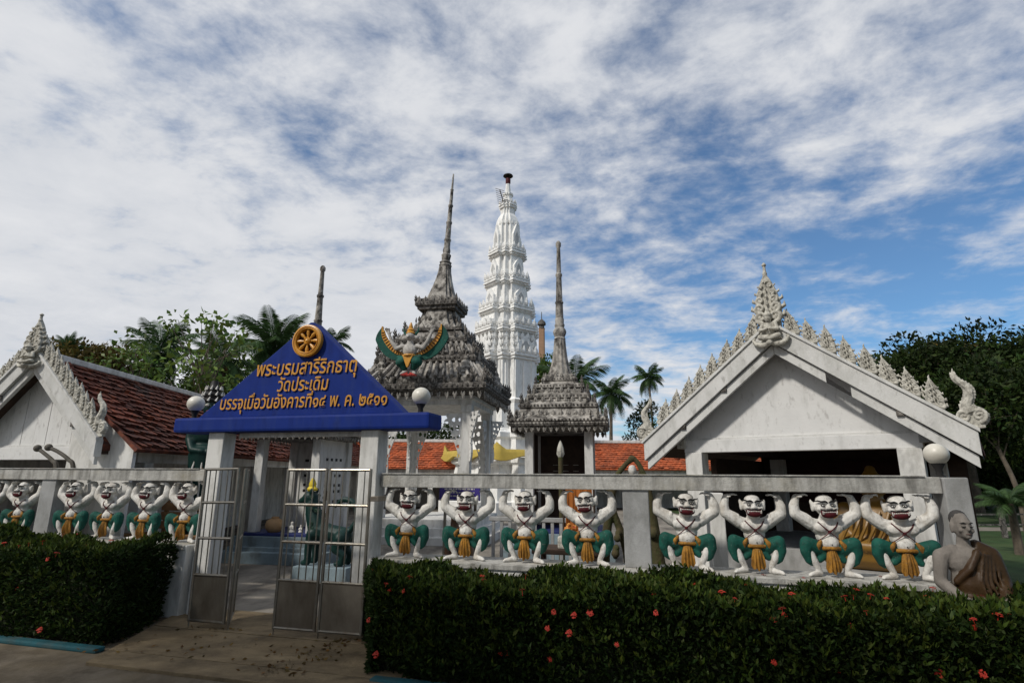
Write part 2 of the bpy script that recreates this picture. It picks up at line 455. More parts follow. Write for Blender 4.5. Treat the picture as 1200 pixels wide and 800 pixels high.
# ------------------------------------------------------------------ gateway with blue sign
g = thing('gateway', 'white gateway posts under a royal blue triangular sign with gold lettering', 'gateway', W(0, 0, 0), AL)
for s in (-3.70, -1.61):
    MB().bb(s - 0.112, s + 0.112, -0.18, 0.03, 0.0, 2.085).build('post', WHITE, g, bevel=0.012)
MB().bb(-4.29, -0.86, -0.26, 0.12, 2.085, 2.265).build('header_beam', BLUE, g, bevel=0.03)
ped = MB().prism([(-4.02, 2.266), (-1.20, 2.266), (-2.48, 3.41), (-2.525, 3.41)], -0.17, 0.02).build('pediment', BLUE, g, bevel=0.012)
MB().bb(-3.5, -1.8, -0.02, 0.06, 2.03, 2.0845).build('lower_lintel', WHITE, g)
YT = -0.172
def thai(body, cx, z, width, h, name):
    cu = bpy.data.curves.new('t', 'FONT'); cu.body = body; cu.size = 1.0; cu.extrude = 0.035; cu.bevel_depth = 0.007
    cu.align_x = 'CENTER'; cu.offset = 0.003; cu.shear = 0.12; cu.resolution_u = 3
    o = bpy.data.objects.new('t', cu); col.objects.link(o)
    dg = bpy.context.evaluated_depsgraph_get()
    me = bpy.data.meshes.new_from_object(o.evaluated_get(dg)); bpy.data.objects.remove(o)
    xs = np.empty(len(me.vertices) * 3); me.vertices.foreach_get('co', xs); xs = xs.reshape(-1, 3)
    k = width / (xs[:, 0].max() - xs[:, 0].min())
    mx = (xs[:, 0].max() + xs[:, 0].min()) / 2
    out = np.empty_like(xs)
    out[:, 0] = cx + (xs[:, 0] - mx) * k
    out[:, 1] = YT - 0.012 - (xs[:, 2]) * 0.45 * k
    out[:, 2] = z + xs[:, 1] * k * h
    me.vertices.foreach_set('co', out.ravel()); me.materials.clear(); me.materials.append(SGOLD); me.name = name
    o = bpy.data.objects.new(name, me); col.objects.link(o); o.parent = ped
    return o
thai('พระบรมสารีริกธาตุ', -2.52, 2.765, 1.38, 1.3, 'lettering')
thai('วัดประเดิม', -2.545, 2.565, 0.70, 1.3, 'lettering')
thai('บรรจุเมื่อวันอังคารที่๑๔ พ. ค. ๒๕๑๑', -2.555, 2.365, 2.28, 1.35, 'lettering')
# wheel of dharma
wc = (-2.515, YT - 0.03, 3.165)
def yl(prof, n=40):        # lathe around the y axis at wc
    M = Matrix.Translation(wc) @ Matrix.Rotation(R(90), 4, 'X')
    return MB().lathe(prof, n, M=M)
wh = yl([(0.150, -0.03), (0.196, -0.03), (0.202, 0.0), (0.198, 0.028), (0.178, 0.036), (0.172, 0.026), (0.160, 0.026), (0.155, 0.036), (0.146, 0.03), (0.14, 0.0), (0.14, -0.02)]).build('wheel_rim', SGOLD, g, smooth=True)
yl([(0.0001, -0.028), (0.141, -0.028), (0.141, -0.018), (0.0001, -0.018)]).build('wheel_backing', mat('wheel_dark', (0.05, 0.015, 0.01), 0.7, 0.2), g)
hb = yl([(0.0001, -0.02), (0.045, -0.018), (0.045, 0.02), (0.034, 0.03), (0.028, 0.022), (0.018, 0.03), (0.0001, 0.036)], 24).build('wheel_hub', SGOLD, g, smooth=True)
for k in range(8):
    a = 2 * math.pi * k / 8
    p0 = Vector(wc) + Vector((math.cos(a) * 0.035, 0, math.sin(a) * 0.035)); p1 = Vector(wc) + Vector((math.cos(a) * 0.148, 0, math.sin(a) * 0.148))
    MB().tube([p0, p0.lerp(p1, 0.3), p0.lerp(p1, 0.55), p1], [0.010, 0.013, 0.022, 0.017], 8).build('wheel_spoke', SGOLD, g, smooth=True)

# globe lamps
def lamp(label, loc, r=0.105, stem=0.10, stemr=0.03):
    t = thing('globe_lamp', label, 'lamp', loc, 0, 'opal globe lamps')
    MB().lathe([(stemr * 1.5, 0), (stemr * 1.5, 0.012), (stemr, 0.02), (stemr * 0.95, stem * 0.6), (stemr * 1.7, stem), (stemr * 1.9, stem + 0.02)], 16).build('stem', BLACK, t, smooth=True)
    MB().ell((0, 0, stem + r * 0.93), (r, r, r * 0.97), 32, 20).build('globe', GLOBE, t, smooth=True)
lamp('round opal globe lamp on the blue sign beam over the left gate post', W(-4.18, -0.07, 2.2655))
lamp('round opal globe lamp on the blue sign beam over the right gate post', W(-1.05, -0.07, 2.2655))
lamp('round opal globe lamp on the wall end beside the seated monk', W(3.94, 0.0, 1.5975), 0.098, 0.11)

# folding steel gate leaves
def gate_panel(leaf, x0, x1, z0=0.055, z1=1.62):
    f = MB(); r = 0.017
    for x in (x0 + r, x1 - r): f.tube([(x, 0, z0), (x, 0, z1)], r, 8)
    fr = f.build('panel_frame', STEEL, leaf, smooth=True)
    for z in (z0 + 0.012, 0.515, 0.885, 1.255, z1 - 0.01):
        MB().tube([(x0 + r, 0, z), (x1 - r, 0, z)], 0.0155, 8).build('rail', STEEL, fr, smooth=True)
    n = 6
    for k in range(1, n):
        x = x0 + (x1 - x0) * k / n
        MB().tube([(x, 0, 0.52), (x, 0, z1 - 0.015)], 0.0065, 6).build('bar', STEEL, fr, smooth=True)
    MB().bb(x0 + 0.03, x1 - 0.03, -0.004, 0.004, z0 + 0.02, 0.505).build('sheet_panel', SHEET, fr)
    MB().tube([(x0 + r, 0, z0 - 0.05), (x0 + r, 0, z0)], 0.007, 6).build('drop_pin', STEEL, fr)
    return fr
pr0, pr1 = PZ(318, 743, 0.03), PZ(424, 752, 0.03)
def leafline(a, b): return math.atan2(b.y - a.y, b.x - a.x), (Vector((b.x, b.y, 0)) - Vector((a.x, a.y, 0))).length
ang, ln = leafline(pr0, pr1)
lf = thing('gate_leaf', 'right folding leaf of the steel gate, two barred panels standing open before right post', 'gate', (pr0.x, pr0.y, 0.03), ang, 'steel gate leaves')
gate_panel(lf, 0.0, ln / 2 - 0.006); gate_panel(lf, ln / 2 + 0.006, ln)
for z in (0.4, 1.3):
    MB().tube([(ln / 2, 0.012, z), (ln / 2, 0.012, z + 0.1)], 0.012, 8).build('hinge', STEEL, lf, smooth=True)
    MB().bb(ln, ln + 0.09, -0.012, 0.16, z, z + 0.05).build('hinge', STEEL, lf, bevel=0.004)
pl0, pl1 = PZ(219, 734, 0.03), PZ(263, 739, 0.03)
ang, ln = leafline(pl0, pl1)
lf = thing('gate_leaf', 'left folding leaf of the steel gate, folded back against left post', 'gate', (pl0.x, pl0.y, 0.03), ang, 'steel gate leaves')
lf.rotation_euler = (0, R(-1.2), ang)
gate_panel(lf, 0.0, ln - 0.004)
fold = thing('gate_leaf', 'narrow folded steel gate panel seen edge on behind the left leaf', 'gate', (pl1.x + 0.02, pl1.y + 0.02, 0.03), R(111), 'steel gate leaves')
gate_panel(fold, 0.0, 0.5)
# ------------------------------------------------------------------ demon figures carrying the rail
def bighead(me):
    n = len(me.vertices); a = np.empty(n*3); me.vertices.foreach_get('co', a); a = a.reshape(-1, 3)
    w = np.clip((a[:, 2]-.47)/.03, 0, 1) * np.clip((.125-np.abs(a[:, 0]))/.02, 0, 1)
    a[:, 0] *= 1+.22*w; a[:, 1] = np.where(w > 0, -.04+(a[:, 1]+.04)*(1+.12*w), a[:, 1])
    me.vertices.foreach_set('co', a.ravel()); me.update()
def turn_head(me, yaw, tilt):
    n = len(me.vertices); a = np.empty(n*3); me.vertices.foreach_get('co', a); a = a.reshape(-1, 3)
    w = np.clip((a[:, 2]-.475)/.04, 0, 1) * np.clip((.15-np.abs(a[:, 0]))/.02, 0, 1) * (a[:, 2] < .72)
    x, y, z = a[:, 0].copy(), a[:, 1]+.03, a[:, 2]-.5
    c, s_ = np.cos(yaw*w), np.sin(yaw*w); x2, y2 = x*c-y*s_, x*s_+y*c
    c, s_ = np.cos(tilt*w), np.sin(tilt*w)
    a[:, 0] = x2*c+z*s_; a[:, 2] = .5-x2*s_+z*c; a[:, 1] = y2-.03
    me.vertices.foreach_set('co', a.ravel()); me.update()
def demon_meshes(yaw=0.0, tilt=0.0, ex=0.0, fat=1.0):
    b = MB()
    b.ell((0, -.045, .605), (.074, .078, .085)); b.ell((0, -.04, .662), (.060, .060, .045))
    b.ell((0, -.08, .535), (.058, .056, .045)); b.ell((0, -.098, .513), (.034, .03, .024))
    b.ell((0, -.112, .640), (.055, .018, .016))
    b.ell((0, -.135, .592), (.020, .022, .017)); b.limb([(0, -.118, .63), (0, -.135, .6)], [.010, .013])
    for s in (-1, 1):
        b.ell((s*.048, -.095, .585), (.028, .026, .022)); b.ell((s*.016, -.137, .588), .011)
        b.ell((s*.084, -.03, .605), (.013, .024, .05)); b.ell((s*.09, -.028, .64), (.010, .014, .03))
        b.ell((s*.058, -.068, .415), (.064, .032, .044))
        b.limb([(s*.075, -.01, .435), (s*.125, -.008, .452), (s*.185, -.012, .490), (s*(.252+ex), -.02, .532), (s*(.258+ex*.6), -.016, .60), (s*.238, -.008, .668)],
               [.056, .064, .058, .050, .045, .034])
        b.ell((s*.222, -.012, .695), (.036, .036, .017))
        for k in range(4):
            y = -.042 + .021*k; e = [.058, .068, .064, .05][k]
            b.limb([(s*.20, y, .700), (s*(.20-e*.55), y*1.05-.002, .708), (s*(.20-e), y*1.1-.004, .700)], [.0105, .0098, .0085], 8)
        b.limb([(s*.228, -.04, .69), (s*.215, -.062, .683), (s*.195, -.07, .69)], [.011, .010, .009], 8)
        b.limb([(s*.185, -.065, .22), (s*.150, -.07, .13), (s*.112, -.055, .05)], [.036, .033, .025])
        b.limb([(s*.105, -.05, .028), (s*.15, -.08, .026), (s*.195, -.105, .020)], [.027, .025, .020])
        for k in range(5):
            b.ell((s*(.212-.004*abs(k-1)), -.128+.013*k, .014), (.016, .0085, .011), 8, 6)
    b.limb([(0, -.035, .50), (0, -.02, .45)], [.052, .058])
    b.ell((0, -.012, .408), (.138, .078, .074)); b.ell((0, 0, .34), (.100, .075, .078))
    b.ell((0, -.048, .285), (.080*fat, .066*fat, .068)); b.ell((0, 0, .235), (.1, .066, .055))
    body = organic('body', b, FIG, .0075, 2, .5)
    t = MB()
    for s in (-1, 1):
        t.limb([(s*.045, -.005, .215), (s*.125, -.035, .245), (s*.198, -.068, .285)], [.068, .068, .058])
        t.limb([(s*.200, -.068, .282), (s*.212, -.066, .21), (s*.192, -.062, .135), (s*.172, -.06, .10)], [.058, .050, .036, .018])
        t.limb([(s*.05, -.03, .19), (s*.10, -.05, .14)], [.05, .03])
    t.ell((0, -.005, .20), (.09, .07, .05))
    tro = organic('trousers', t, GREEN, .009, 3, .5)
    g = MB()                                                     # loin cloth with folds
    nx, nz = 15, 9
    for side in (0, 1):
        for j in range(nz):
            v = j/(nz-1); z = .222-.162*v; hw = .034+.030*v+.006*math.sin(v*3.1)
            for i in range(nx):
                u = i/(nx-1)*2-1
                y = -.112-.018*math.sin(v*2.6)-.009*math.cos(u*13)*(.3+v)+.03*u*u + side*.018
                g.v.append((u*hw, y, z-.012*math.cos(u*9)*v - (.024*(1-u*u)*v*v)))
    for side in (0, 1):
        o = side*nx*nz
        for j in range(nz-1):
            for i in range(nx-1):
                q = (o+j*nx+i, o+j*nx+i+1, o+(j+1)*nx+i+1, o+(j+1)*nx+i)
                g.f.append(q if side else q[::-1])
    per = [i for i in range(nx)] + [j*nx+nx-1 for j in range(1, nz)] + [(nz-1)*nx+i for i in range(nx-2, -1, -1)] + [j*nx for j in range(nz-2, 0, -1)]
    for a, c in zip(per, per[1:]+per[:1]): g.f.append((a, c, c+nx*nz, a+nx*nz))
    loin = g.mesh('loincloth'); loin.materials.append(GOLD); shade(loin, 60)
    bl = MB()
    bl.tube([(.104*math.cos(a), -.012-.082*math.sin(a)-.006, .232+.012*math.sin(a)) for a in np.linspace(-.6, math.pi+.6, 22)], .017, 8)
    belt = bl.mesh('belt'); belt.materials.append(GOLD); shade(belt, 60)
    bw = MB(); bw.limb([(0, 0, -.045), (.012, -.006, .0), (-.004, .004, .05)], [.014, .029, .017]); bw.ell((.006, -.02, .005), (.018, .014, .03))
    bow = organic('sash_knot', bw, GOLD, .007, 2)
    mo = MB(); mo.ell((0, -.120, .540), (.060, .027, .038), 16, 10); mo.ell((.03, -.118, .556), (.03, .022, .022)); mo.ell((-.03, -.118, .556), (.03, .022, .022))
    mouth = organic('mouth', mo, RED, .005, 1)
    te = MB()
    for k in range(-3, 4):
        te.box((k*.0125, -.1445+abs(k)*.0022, .5595-abs(k)*.0008), (.0095, .006, .008))
    for s in (-1, 1): te.tube([(s*.046, -.136, .540), (s*.049, -.142, .556), (s*.050, -.141, .572)], [.0065, .005, .001], 6)
    teeth = te.mesh('teeth'); teeth.materials.append(FIG)
    br = MB(); br.tube(catmull([(.006, -.131, .640), (.024, -.136, .652), (.045, -.124, .648), (.064, -.104, .655), (.080, -.078, .648)], 4), [.005, .0085, .0075, .007, .002], 8)
    brow = br.mesh('eyebrow'); brow.materials.append(BLACK); shade(brow, 60)
    ms = MB(); ms.tube(catmull([(.004, -.151, .576), (.025, -.140, .573), (.048, -.121, .579), (.066, -.098, .592)], 4), [.003, .006, .0055, .0015], 8)
    mous = ms.mesh('moustache'); mous.materials.append(BLACK); shade(mous, 60)
    ey = MB(); ey.ell((.034, -.1165, .616), (.018, .008, .0105), 12, 8)
    eye = ey.mesh('eye'); eye.materials.append(BLACK); shade(eye, 60)
    ew = MB(); ew.ell((.034, -.1225, .6155), (.0115, .006, .0062), 10, 8); ewm = ew.mesh('eye_white'); ewm.materials.append(FIG); shade(ewm, 60)
    pu = MB(); pu.ell((.033, -.1275, .6155), (.005, .003, .005), 8, 6); pum = pu.mesh('pupil'); pum.materials.append(BLACK)
    stp = MB()
    pts = catmull([(.082, -.070, .464), (.060, -.098, .437), (.030, -.103, .408), (0, -.094, .383)], 5)
    for p in pts: stp.ell(p, .0062, 6, 5)
    stp.tube(pts, .0035, 6)
    pts = catmull([(0, -.094, .383), (.03, -.094, .356), (.068, -.080, .325), (.094, -.045, .30)], 5)
    stp.tube(pts, .0042, 6)
    strap = stp.mesh('chest_strap'); strap.materials.append(RED); shade(strap, 60)
    md = MB(); md.lathe([(.0001, -.008), (.024, -.006), (.02, .004), (.008, .012), (.0001, .013)], [((1 if k % 2 else .55)*math.cos(k*math.pi/4), (1 if k % 2 else .55)*math.sin(k*math.pi/4)) for k in range(8)],
                        M=Matrix.Translation((0, -.096, .384)) @ Matrix.Rotation(R(80), 4, 'X'))
    med = md.mesh('medallion'); med.materials.append(RED)
    nv = MB(); nv.ell((0, -.1135, .275), (.006, .004, .006), 8, 6); nav = nv.mesh('navel'); nav.materials.append(BLACK)
    for q in (body, mouth, teeth, brow, mous, eye, ewm, pum): bighead(q)
    sym = []
    for q in (brow, mous, eye, ewm, pum):        # right half as built, left half mirrored, then both follow the head
        l = q.copy(); l.transform(Matrix.Diagonal((-1, 1, 1, 1))); l.flip_normals(); sym.append((q, l))
    for q in [body, mouth, teeth] + [m_ for p_ in sym for m_ in p_]: turn_head(q, yaw, tilt)
    brow, mous, eye, ewm, pum = sym
    return body, tro, loin, belt, bow, mouth, teeth, brow, mous, eye, ewm, pum, strap, med, nav
VAR = [demon_meshes(0, 0, 0, 1), demon_meshes(R(9), R(3), .008, 1.08), demon_meshes(R(-8), R(-4), -.008, .95), demon_meshes(R(3), R(-2), .004, 1.04)]
def demon(s, dz, label, i):
    t = thing('demon_statue', label, 'statue', W(s, -0.005, 0.7385 + dz), AL + R([0, 3, -2, 2, -3, 1, 4, -4][i % 8]), 'white demon figures carrying the wall rail')
    k = [1.0, 0.99, 1.0, 1.005][i % 4] * 0.99
    t.scale = (k * [1.0, 1.02, .99][i % 3], k, k)
    body, tro, loin, belt, bow, mouth, teeth, brow, mous, eye, ewm, pum, strap, med, nav = VAR[(i*3+1) % 4]
    bo = inst('body', body, t); inst('trousers', tro, t); inst('loincloth', loin, t); inst('belt', belt, t)
    inst('mouth', mouth, bo); inst('teeth', teeth, bo); inst('medallion', med, t); inst('navel', nav, bo)
    for sx in (1, -1):
        h_ = 0 if sx > 0 else 1
        inst('eyebrow', brow[h_], bo); inst('moustache', mous[h_], bo)
        inst('eye', eye[h_], bo); inst('eye_white', ewm[h_], bo); inst('pupil', pum[h_], bo)
        inst('chest_strap', strap, t, scale=(sx, 1, 1))
        inst('sash_knot', bow, t, (sx*.098, -.085, .262), (0, R(-18)*sx, 0), (sx*.8, .8, .85))
    return t
ORD = ['first', 'second', 'third', 'fourth', 'fifth', 'sixth']
right = [(-1.15, 'white demon figure with green trousers carrying the rail, first along from the right gate post'),
         (-.477, 'white demon figure carrying the rail, second along from the right gate post'),
         (.168, 'white demon figure carrying the rail, second before the flat grey pillar in the wall'),
         (.804, 'white demon figure carrying the rail, right before the flat grey pillar on the gate side'),
         (1.757, 'white demon figure carrying the rail, just past the flat grey pillar away from the gate'),
         (2.361, 'white demon figure carrying the rail, third from the seated monk statue'),
         (2.974, 'white demon figure carrying the rail, second from the seated monk statue'),
         (3.572, 'white demon figure carrying the rail, in the wall corner beside the seated monk statue')]
for i, (s, l) in enumerate(right): demon(s, 0, l, i)
for i, s in enumerate((-4.123, -4.728, -5.331, -5.934)):
    demon(s, DZL, 'white demon figure carrying the stained rail, %s along from the left gate post' % ORD[i], i + 3)
demon(-6.87, DZL, 'white demon figure carrying the stained rail, first beyond the slanting pillar in the left wall', 1)
demon(-7.47, DZL, 'white demon figure carrying the stained rail, second beyond the slanting pillar in the left wall', 2)
# ------------------------------------------------------------------ carved ornaments
def spiral(mb, cx, cz, r, a0, turns, rad, y=0.0, n=18, bulge=0.0):
    rad *= .8
    pts, rs = [], []
    for i in range(n):
        t = i/(n-1); a = a0 + turns*2*math.pi*t; q = r*(1-0.82*t)
        pts.append((cx+q*math.cos(a), y-bulge*t, cz+q*math.sin(a))); rs.append(rad*(1-0.45*t))
    mb.tube(pts, rs, 8); mb.ell(pts[-1], rad*.75, 8, 6); mb.ell(pts[0], rad, 8, 6)
def leaf_outline(w, h, bend, n=22):
    """pointed leaf: list of (x, z, nx, nz) round the edge, tip bent by 'bend' """
    pts = []
    for i in range(n+1):
        t = i/n; a = math.pi*t
        r = math.sin(a)**.75
        z = h*(1-math.cos(a))/2
        pts.append((w*math.sin(math.pi*t)**.6*(1-z/h)**.55*1.35 if 0 < t < 1 else 0.0, z))
    out = [(x, z) for x, z in pts] + [(-x, z) for x, z in pts[-2:0:-1]]
    return [(x + bend*(z/h)**2.2, z) for x, z in out]
def lw(w, f): return w*math.sin(math.acos(1-2*f))**.6*(1-f)**.55*1.35
def carve(b, w, h, bend, rows, y=-.028, z0=0.0):
    for f, r in rows:
        z = z0+h*f; ww = lw(w, f); cx = bend*f**2.2
        for q in (-1, 1):
            spiral(b, cx+q*ww*.50, z, r, R(-90), q*1.25, r*.46, y)
            b.tube([(cx+q*ww*.7, 0, z-r*.3), (cx+q*(ww+r*.30), 0, z+r*.25), (cx+q*(ww+r*.28), 0, z+r*1.0)], [r*.45, r*.40, r*.06], 6)
        b.ell((cx, y-.008, z+r*.9), (r*.30, .016, r*.55), 8, 6)
def flame_mesh(shear, seed):
    w, h, bend = .088, .29, -.03
    b = MB(); out = leaf_outline(w*.86, h, bend)
    b.prism(out[::-1], -.010, .020)
    carve(b, w, h, bend, ((.15, .042), (.36, .037), (.56, .028), (.74, .018)))
    b.tube([(bend*.9, 0, h*.88), (bend*1.2, 0, h*1.02), (bend*.9, 0, h*1.14)], [.016, .011, .002], 6)
    b.box((0.0, 0, 0), (.15, .05, .04))
    me = organic('flame_ornament', b, CAST, .0048, 0)
    a = np.empty(len(me.vertices)*3); me.vertices.foreach_get('co', a); a = a.reshape(-1, 3)
    a[:, 2] -= shear*.8*a[:, 0]
    me.vertices.foreach_set('co', a.ravel()); me.update()
    return me
def apex_mesh():
    b = MB()
    w, h = .19, .72
    o2 = [(x, z+.28) for x, z in leaf_outline(w*.86, h, 0, 30)]
    b.prism(o2[::-1], -.02, .04)
    carve(b, w, h, 0, ((.12, .085), (.29, .075), (.45, .060), (.60, .044), (.74, .030)), -.045, .28)
    b.lathe([(.05, .86), (.03, .95), (.034, 1.0), (.022, 1.03), (.02, 1.10), (.034, 1.115), (.03, 1.13), (.008, 1.16)], 10)
    for q in (-1, 1):
        b.tube(catmull([(0, -.06, .02), (q*.10, -.06, -.02), (q*.19, -.05, 0), (q*.235, -.04, .06), (q*.20, -.05, .085)], 5), [.045, .042, .032, .022, .01], 8)
        b.limb([(q*.075, -.06, .27), (q*.12, -.09, .17), (q*.02, -.13, .185)], [.03, .025, .018])
        b.limb([(0, -.03, .07), (q*.12, -.10, .08), (q*.02, -.13, .05)], [.05, .04, .028])
    b.ell((0, -.05, .20), (.075, .06, .11)); b.ell((0, -.085, .335), (.05, .05, .06)); b.lathe([(.055, .36), (.06, .385), (.035, .42), (.01, .48)], 10, (0, -.085)); b.ell((0, -.1, .0), (.05, .045, .04))
    b.prism([(-.14, .0), (.14, .0), (.15, .42), (-.15, .42)], -.02, .05)
    return organic('apex_finial', b, CAST, .0075, 0)
def naga_end_mesh():
    b = MB()
    b.lathe([(.15, -.025), (.165, 0), (.15, .025)], 22, M=Matrix.Translation((0, 0, .07)) @ Matrix.Rotation(R(90), 4, 'X') @ Matrix.Diagonal((1.12, .82, 1, 1)))
    for q in (-1, 1):
        spiral(b, q*.085, .075, .085, R(-90), q*1.6, .032, -.03); spiral(b, q*.045, .17, .04, R(-90), q*1.3, .018, -.03)
    for k in range(16):
        a = R(180+k*12); b.ell((.178*math.cos(a), 0, .07+.138*math.sin(a)), (.02, .026, .02), 6, 5)
    sp_ = catmull([(0, 0, .12), (-.02, 0, .22), (.035, 0, .31), (.055, 0, .40), (.02, 0, .475), (-.04, 0, .54), (-.065, 0, .61), (-.05, 0, .70)], 5)
    b.tube(sp_, [.075, .07, .06, .052, .046, .036, .024, .004], 8)
    for k in range(3, len(sp_)-3, 2):
        p = sp_[k]; r = .075*(1-k/len(sp_))+.015
        for q in (-1, 1): b.tube([(p.x+q*r*.5, 0, p.z-.015), (p.x+q*r, 0, p.z), (p.x+q*r*1.05, 0, p.z+.03)], [.02, .016, .003], 6)
        if k < len(sp_)-8: spiral(b, p.x, p.z, r*.5, R(-90), (1 if k % 4 == 1 else -1)*1.2, r*.2, -.05+.02*k/len(sp_))
    b.box((0, 0, -.07), (.22, .06, .03))
    return organic('naga_finial', b, CAST, .0072, 0)
APEX = apex_mesh(); NAGA = naga_end_mesh()

def gable_pavilion(name, label, loc, rz, hw, ztop, zend, depth, posth, n_fl, left_planks=False, fl_scale=1.0, gut=0.4, tails=(1, 1), fin=1.0):
    """open pavilion: carved gable front at local y=0, ridge running back along +y; ztop/zend = bargeboard top at apex / eave"""
    t = thing(name, label, 'pavilion', loc, rz)
    slope = (ztop - zend) / hw; sa = math.atan(slope)
    vt = gut                                            # vertical height of the bargeboard
    for s in (-1, 1):
        o1 = MB().prism([(s*0.0015, ztop), (s*hw, zend), (s*hw, zend - vt*.66), (s*0.0015, ztop - vt*.66)], -.06, 0.05).build('bargeboard', BOARD, t, bevel=.006)
        MB().prism([(s*0.0015, ztop + .035), (s*(hw+.02), zend + .03), (s*(hw+.02), zend - .012), (s*0.0015, ztop + .001 - .01)], -.085, .02).build('coping_strip', BOARD, t, bevel=.004)
        xs = [(0.0015, 1.0)] if not (s == 1 and not left_planks) else [(0.0015, .30), (.425, 1.0)]
        for f0, f1 in xs:
            x0, x1 = f0*hw if f0 > .01 else f0, f1*(hw-.03)
            z0, z1 = ztop - slope*x0, ztop - slope*x1
            MB().prism([(s*x0, z0 - vt*.70), (s*x1, z1 - vt*.70), (s*x1, z1 - vt*1.03), (s*x0, z0 - vt*1.03)], -.015, .04).build('fascia_strip', BOARD, t, bevel=.004)
        if not left_planks and s == 1:
            x0, x1 = .30*hw, .43*hw
            MB().prism([(x0, ztop-slope*x0-vt*.84), (x1, ztop-slope*x1-vt*.93), (x1, ztop-slope*x1-vt*1.03), (x0, ztop-slope*x0-vt*1.03)], -.01, .03).build('rotten_fascia', BLACK, t)
        # roof slope behind the board, purlin ends
        MB().prism([(s*0.002, ztop - .07), (s*(hw+.0), zend - .07), (s*(hw+.0), zend - .15), (s*0.002, ztop - .15)], .052, depth).build('roof_slope', DTILE, t)
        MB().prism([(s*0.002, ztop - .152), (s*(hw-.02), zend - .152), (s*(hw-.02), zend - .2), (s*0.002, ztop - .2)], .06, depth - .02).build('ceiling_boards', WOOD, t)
        for f in ((.36, .68) if s < 0 else (.66,)):
            x = f*hw; z = ztop - slope*x - vt*.70
            MB().box((s*x, .02, z), (.075, .13, .075), 0, None).build('purlin_end', DSTONE, t, bevel=.008)
        for k in range(n_fl):
            x = hw*(0.085 + 0.80*(k + .5)/n_fl); z = ztop - slope*x + .05
            me = FLAMES[(round(slope, 2))]
            q = fl_scale*[1.0, .96, 1.03, .98, 1.01][k % 5]
            inst('flame_ornament', me, t, (s*x, -.02, z), (0, R([2, -3, 1, -1, 3][(k*2+(s > 0)) % 5]), R([0, 6, -5][k % 3])), (s*q*1.0, q*1.05, q*1.0))
        inst('naga_finial', NAGA, t, (s*(hw-.02), -.02, zend + .10), (0, R(-6)*s, 0), (s*fl_scale*tails[0]*.78, fl_scale*.85, fl_scale*tails[1]*.88))
    inst('apex_finial', APEX, t, (0, -.06, ztop - .28), (0, 0, 0), (fl_scale*.95, fl_scale*1.0, fl_scale*fin))
    # gable wall, tie beam, posts
    yb = .26; hp = posth[0]; zb0, zb1 = posth[1], posth[2]
    gx = (ztop - .2 - zb1) / slope
    if left_planks:
        nb = 11; wv = 2*gx/nb
        for k in range(nb):
            x0, x1 = -gx + k*wv + .004, -gx + (k+1)*wv - .004
            zt = lambda x: ztop - .2 - slope*abs(x)
            poly = [(x0, zb1), (x1, zb1), (x1, max(zb1+.005, zt(x1)))] + ([(0, zt(0))] if x0 < 0 < x1 else []) + [(x0, max(zb1+.005, zt(x0)))]
            MB().prism(poly, yb + random.uniform(0, .008), yb + .05).build('gable_plank', GABLE, t)
    else:
        MB().prism([(-gx, zb1), (gx, zb1), (0, ztop - .2)], yb, yb + .06).build('gable_wall', GABLE, t)
    MB().bb(-gx + .03, gx - .03, yb - .02, yb + .04, zb1 - .012, zb1 + .018).build('moulding', BOARD, t, bevel=.004)
    MB().bb(-hp - .14, hp + .14, yb - .04, yb + .16, zb0, zb1 - .013).build('tie_beam', GABLE, t, bevel=.008)
    for s in (-1, 1):
        for y in ((yb + .06, depth - .5) if depth > 1 else (yb + .06,)):
            MB().bb(s*hp - .125, s*hp + .125, y - .125, y + .125, 0, zb0 - .001).build('post', WHITE, t, bevel=.01)
        MB().bb(s*(hp+.17) - .06, s*(hp+.17) + .06, yb - .1, yb + .2, zb0 + .06, zb1 + .12).build('beam_end', CAST if s < 0 else PILLAR, t, bevel=.008)
        if depth > 1: MB().bb(s*hp - .07, s*hp + .07, yb + .19, depth - .6, zb0 + .02, zb1 - .03).build('side_beam', WOOD, t)
    return t
FLAMES = {}
# right pavilion
pvL, pvR = PY(757, 528, 8.6), PY(1150, 525, 6.06)
pv = Vector(((pvL.x + pvR.x)/2, (pvL.y + pvR.y)/2, 0))
pth = math.atan2(pvR.y - pvL.y, pvR.x - pvL.x); phw = (pvR - pvL).length / 2
phw = (Vector((pvR.x, pvR.y)) - Vector((pvL.x, pvL.y))).length / 2
sl = round((3.62 - 2.08) / phw, 2); FLAMES[sl] = flame_mesh(sl*.9, 1)
pav = gable_pavilion('gable_pavilion', 'white open pavilion with flame carved bargeboards and dark interior behind the demon wall',
               pv, pth, phw, 3.62, 2.08, 5.0, (1.31, 1.93, 2.12), 8)
# inner back wall and low platform of the pavilion
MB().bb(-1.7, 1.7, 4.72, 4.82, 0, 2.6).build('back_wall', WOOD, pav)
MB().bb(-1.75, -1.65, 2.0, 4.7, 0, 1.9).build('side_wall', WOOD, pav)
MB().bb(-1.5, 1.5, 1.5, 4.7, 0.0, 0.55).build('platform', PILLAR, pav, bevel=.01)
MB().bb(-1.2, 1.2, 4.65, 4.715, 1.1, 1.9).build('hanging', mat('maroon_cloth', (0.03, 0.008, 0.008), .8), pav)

# left pavilion + cloisters
la = PY(46, 408, 8.2)
lsl = round((la.z - 2.05) / 1.47, 2); FLAMES[lsl] = flame_mesh(lsl*.9, 2)
pvl = gable_pavilion('gable_pavilion', 'white boarded gable with flame carved bargeboards at the end of the dark red tiled roof',
               (la.x, la.y, 0), R(-14), 1.47, la.z, 2.05, 0.45, (1.08, 1.78, 1.98), 10, True, 0.95, 0.36, (1.0, 1.0), .74)

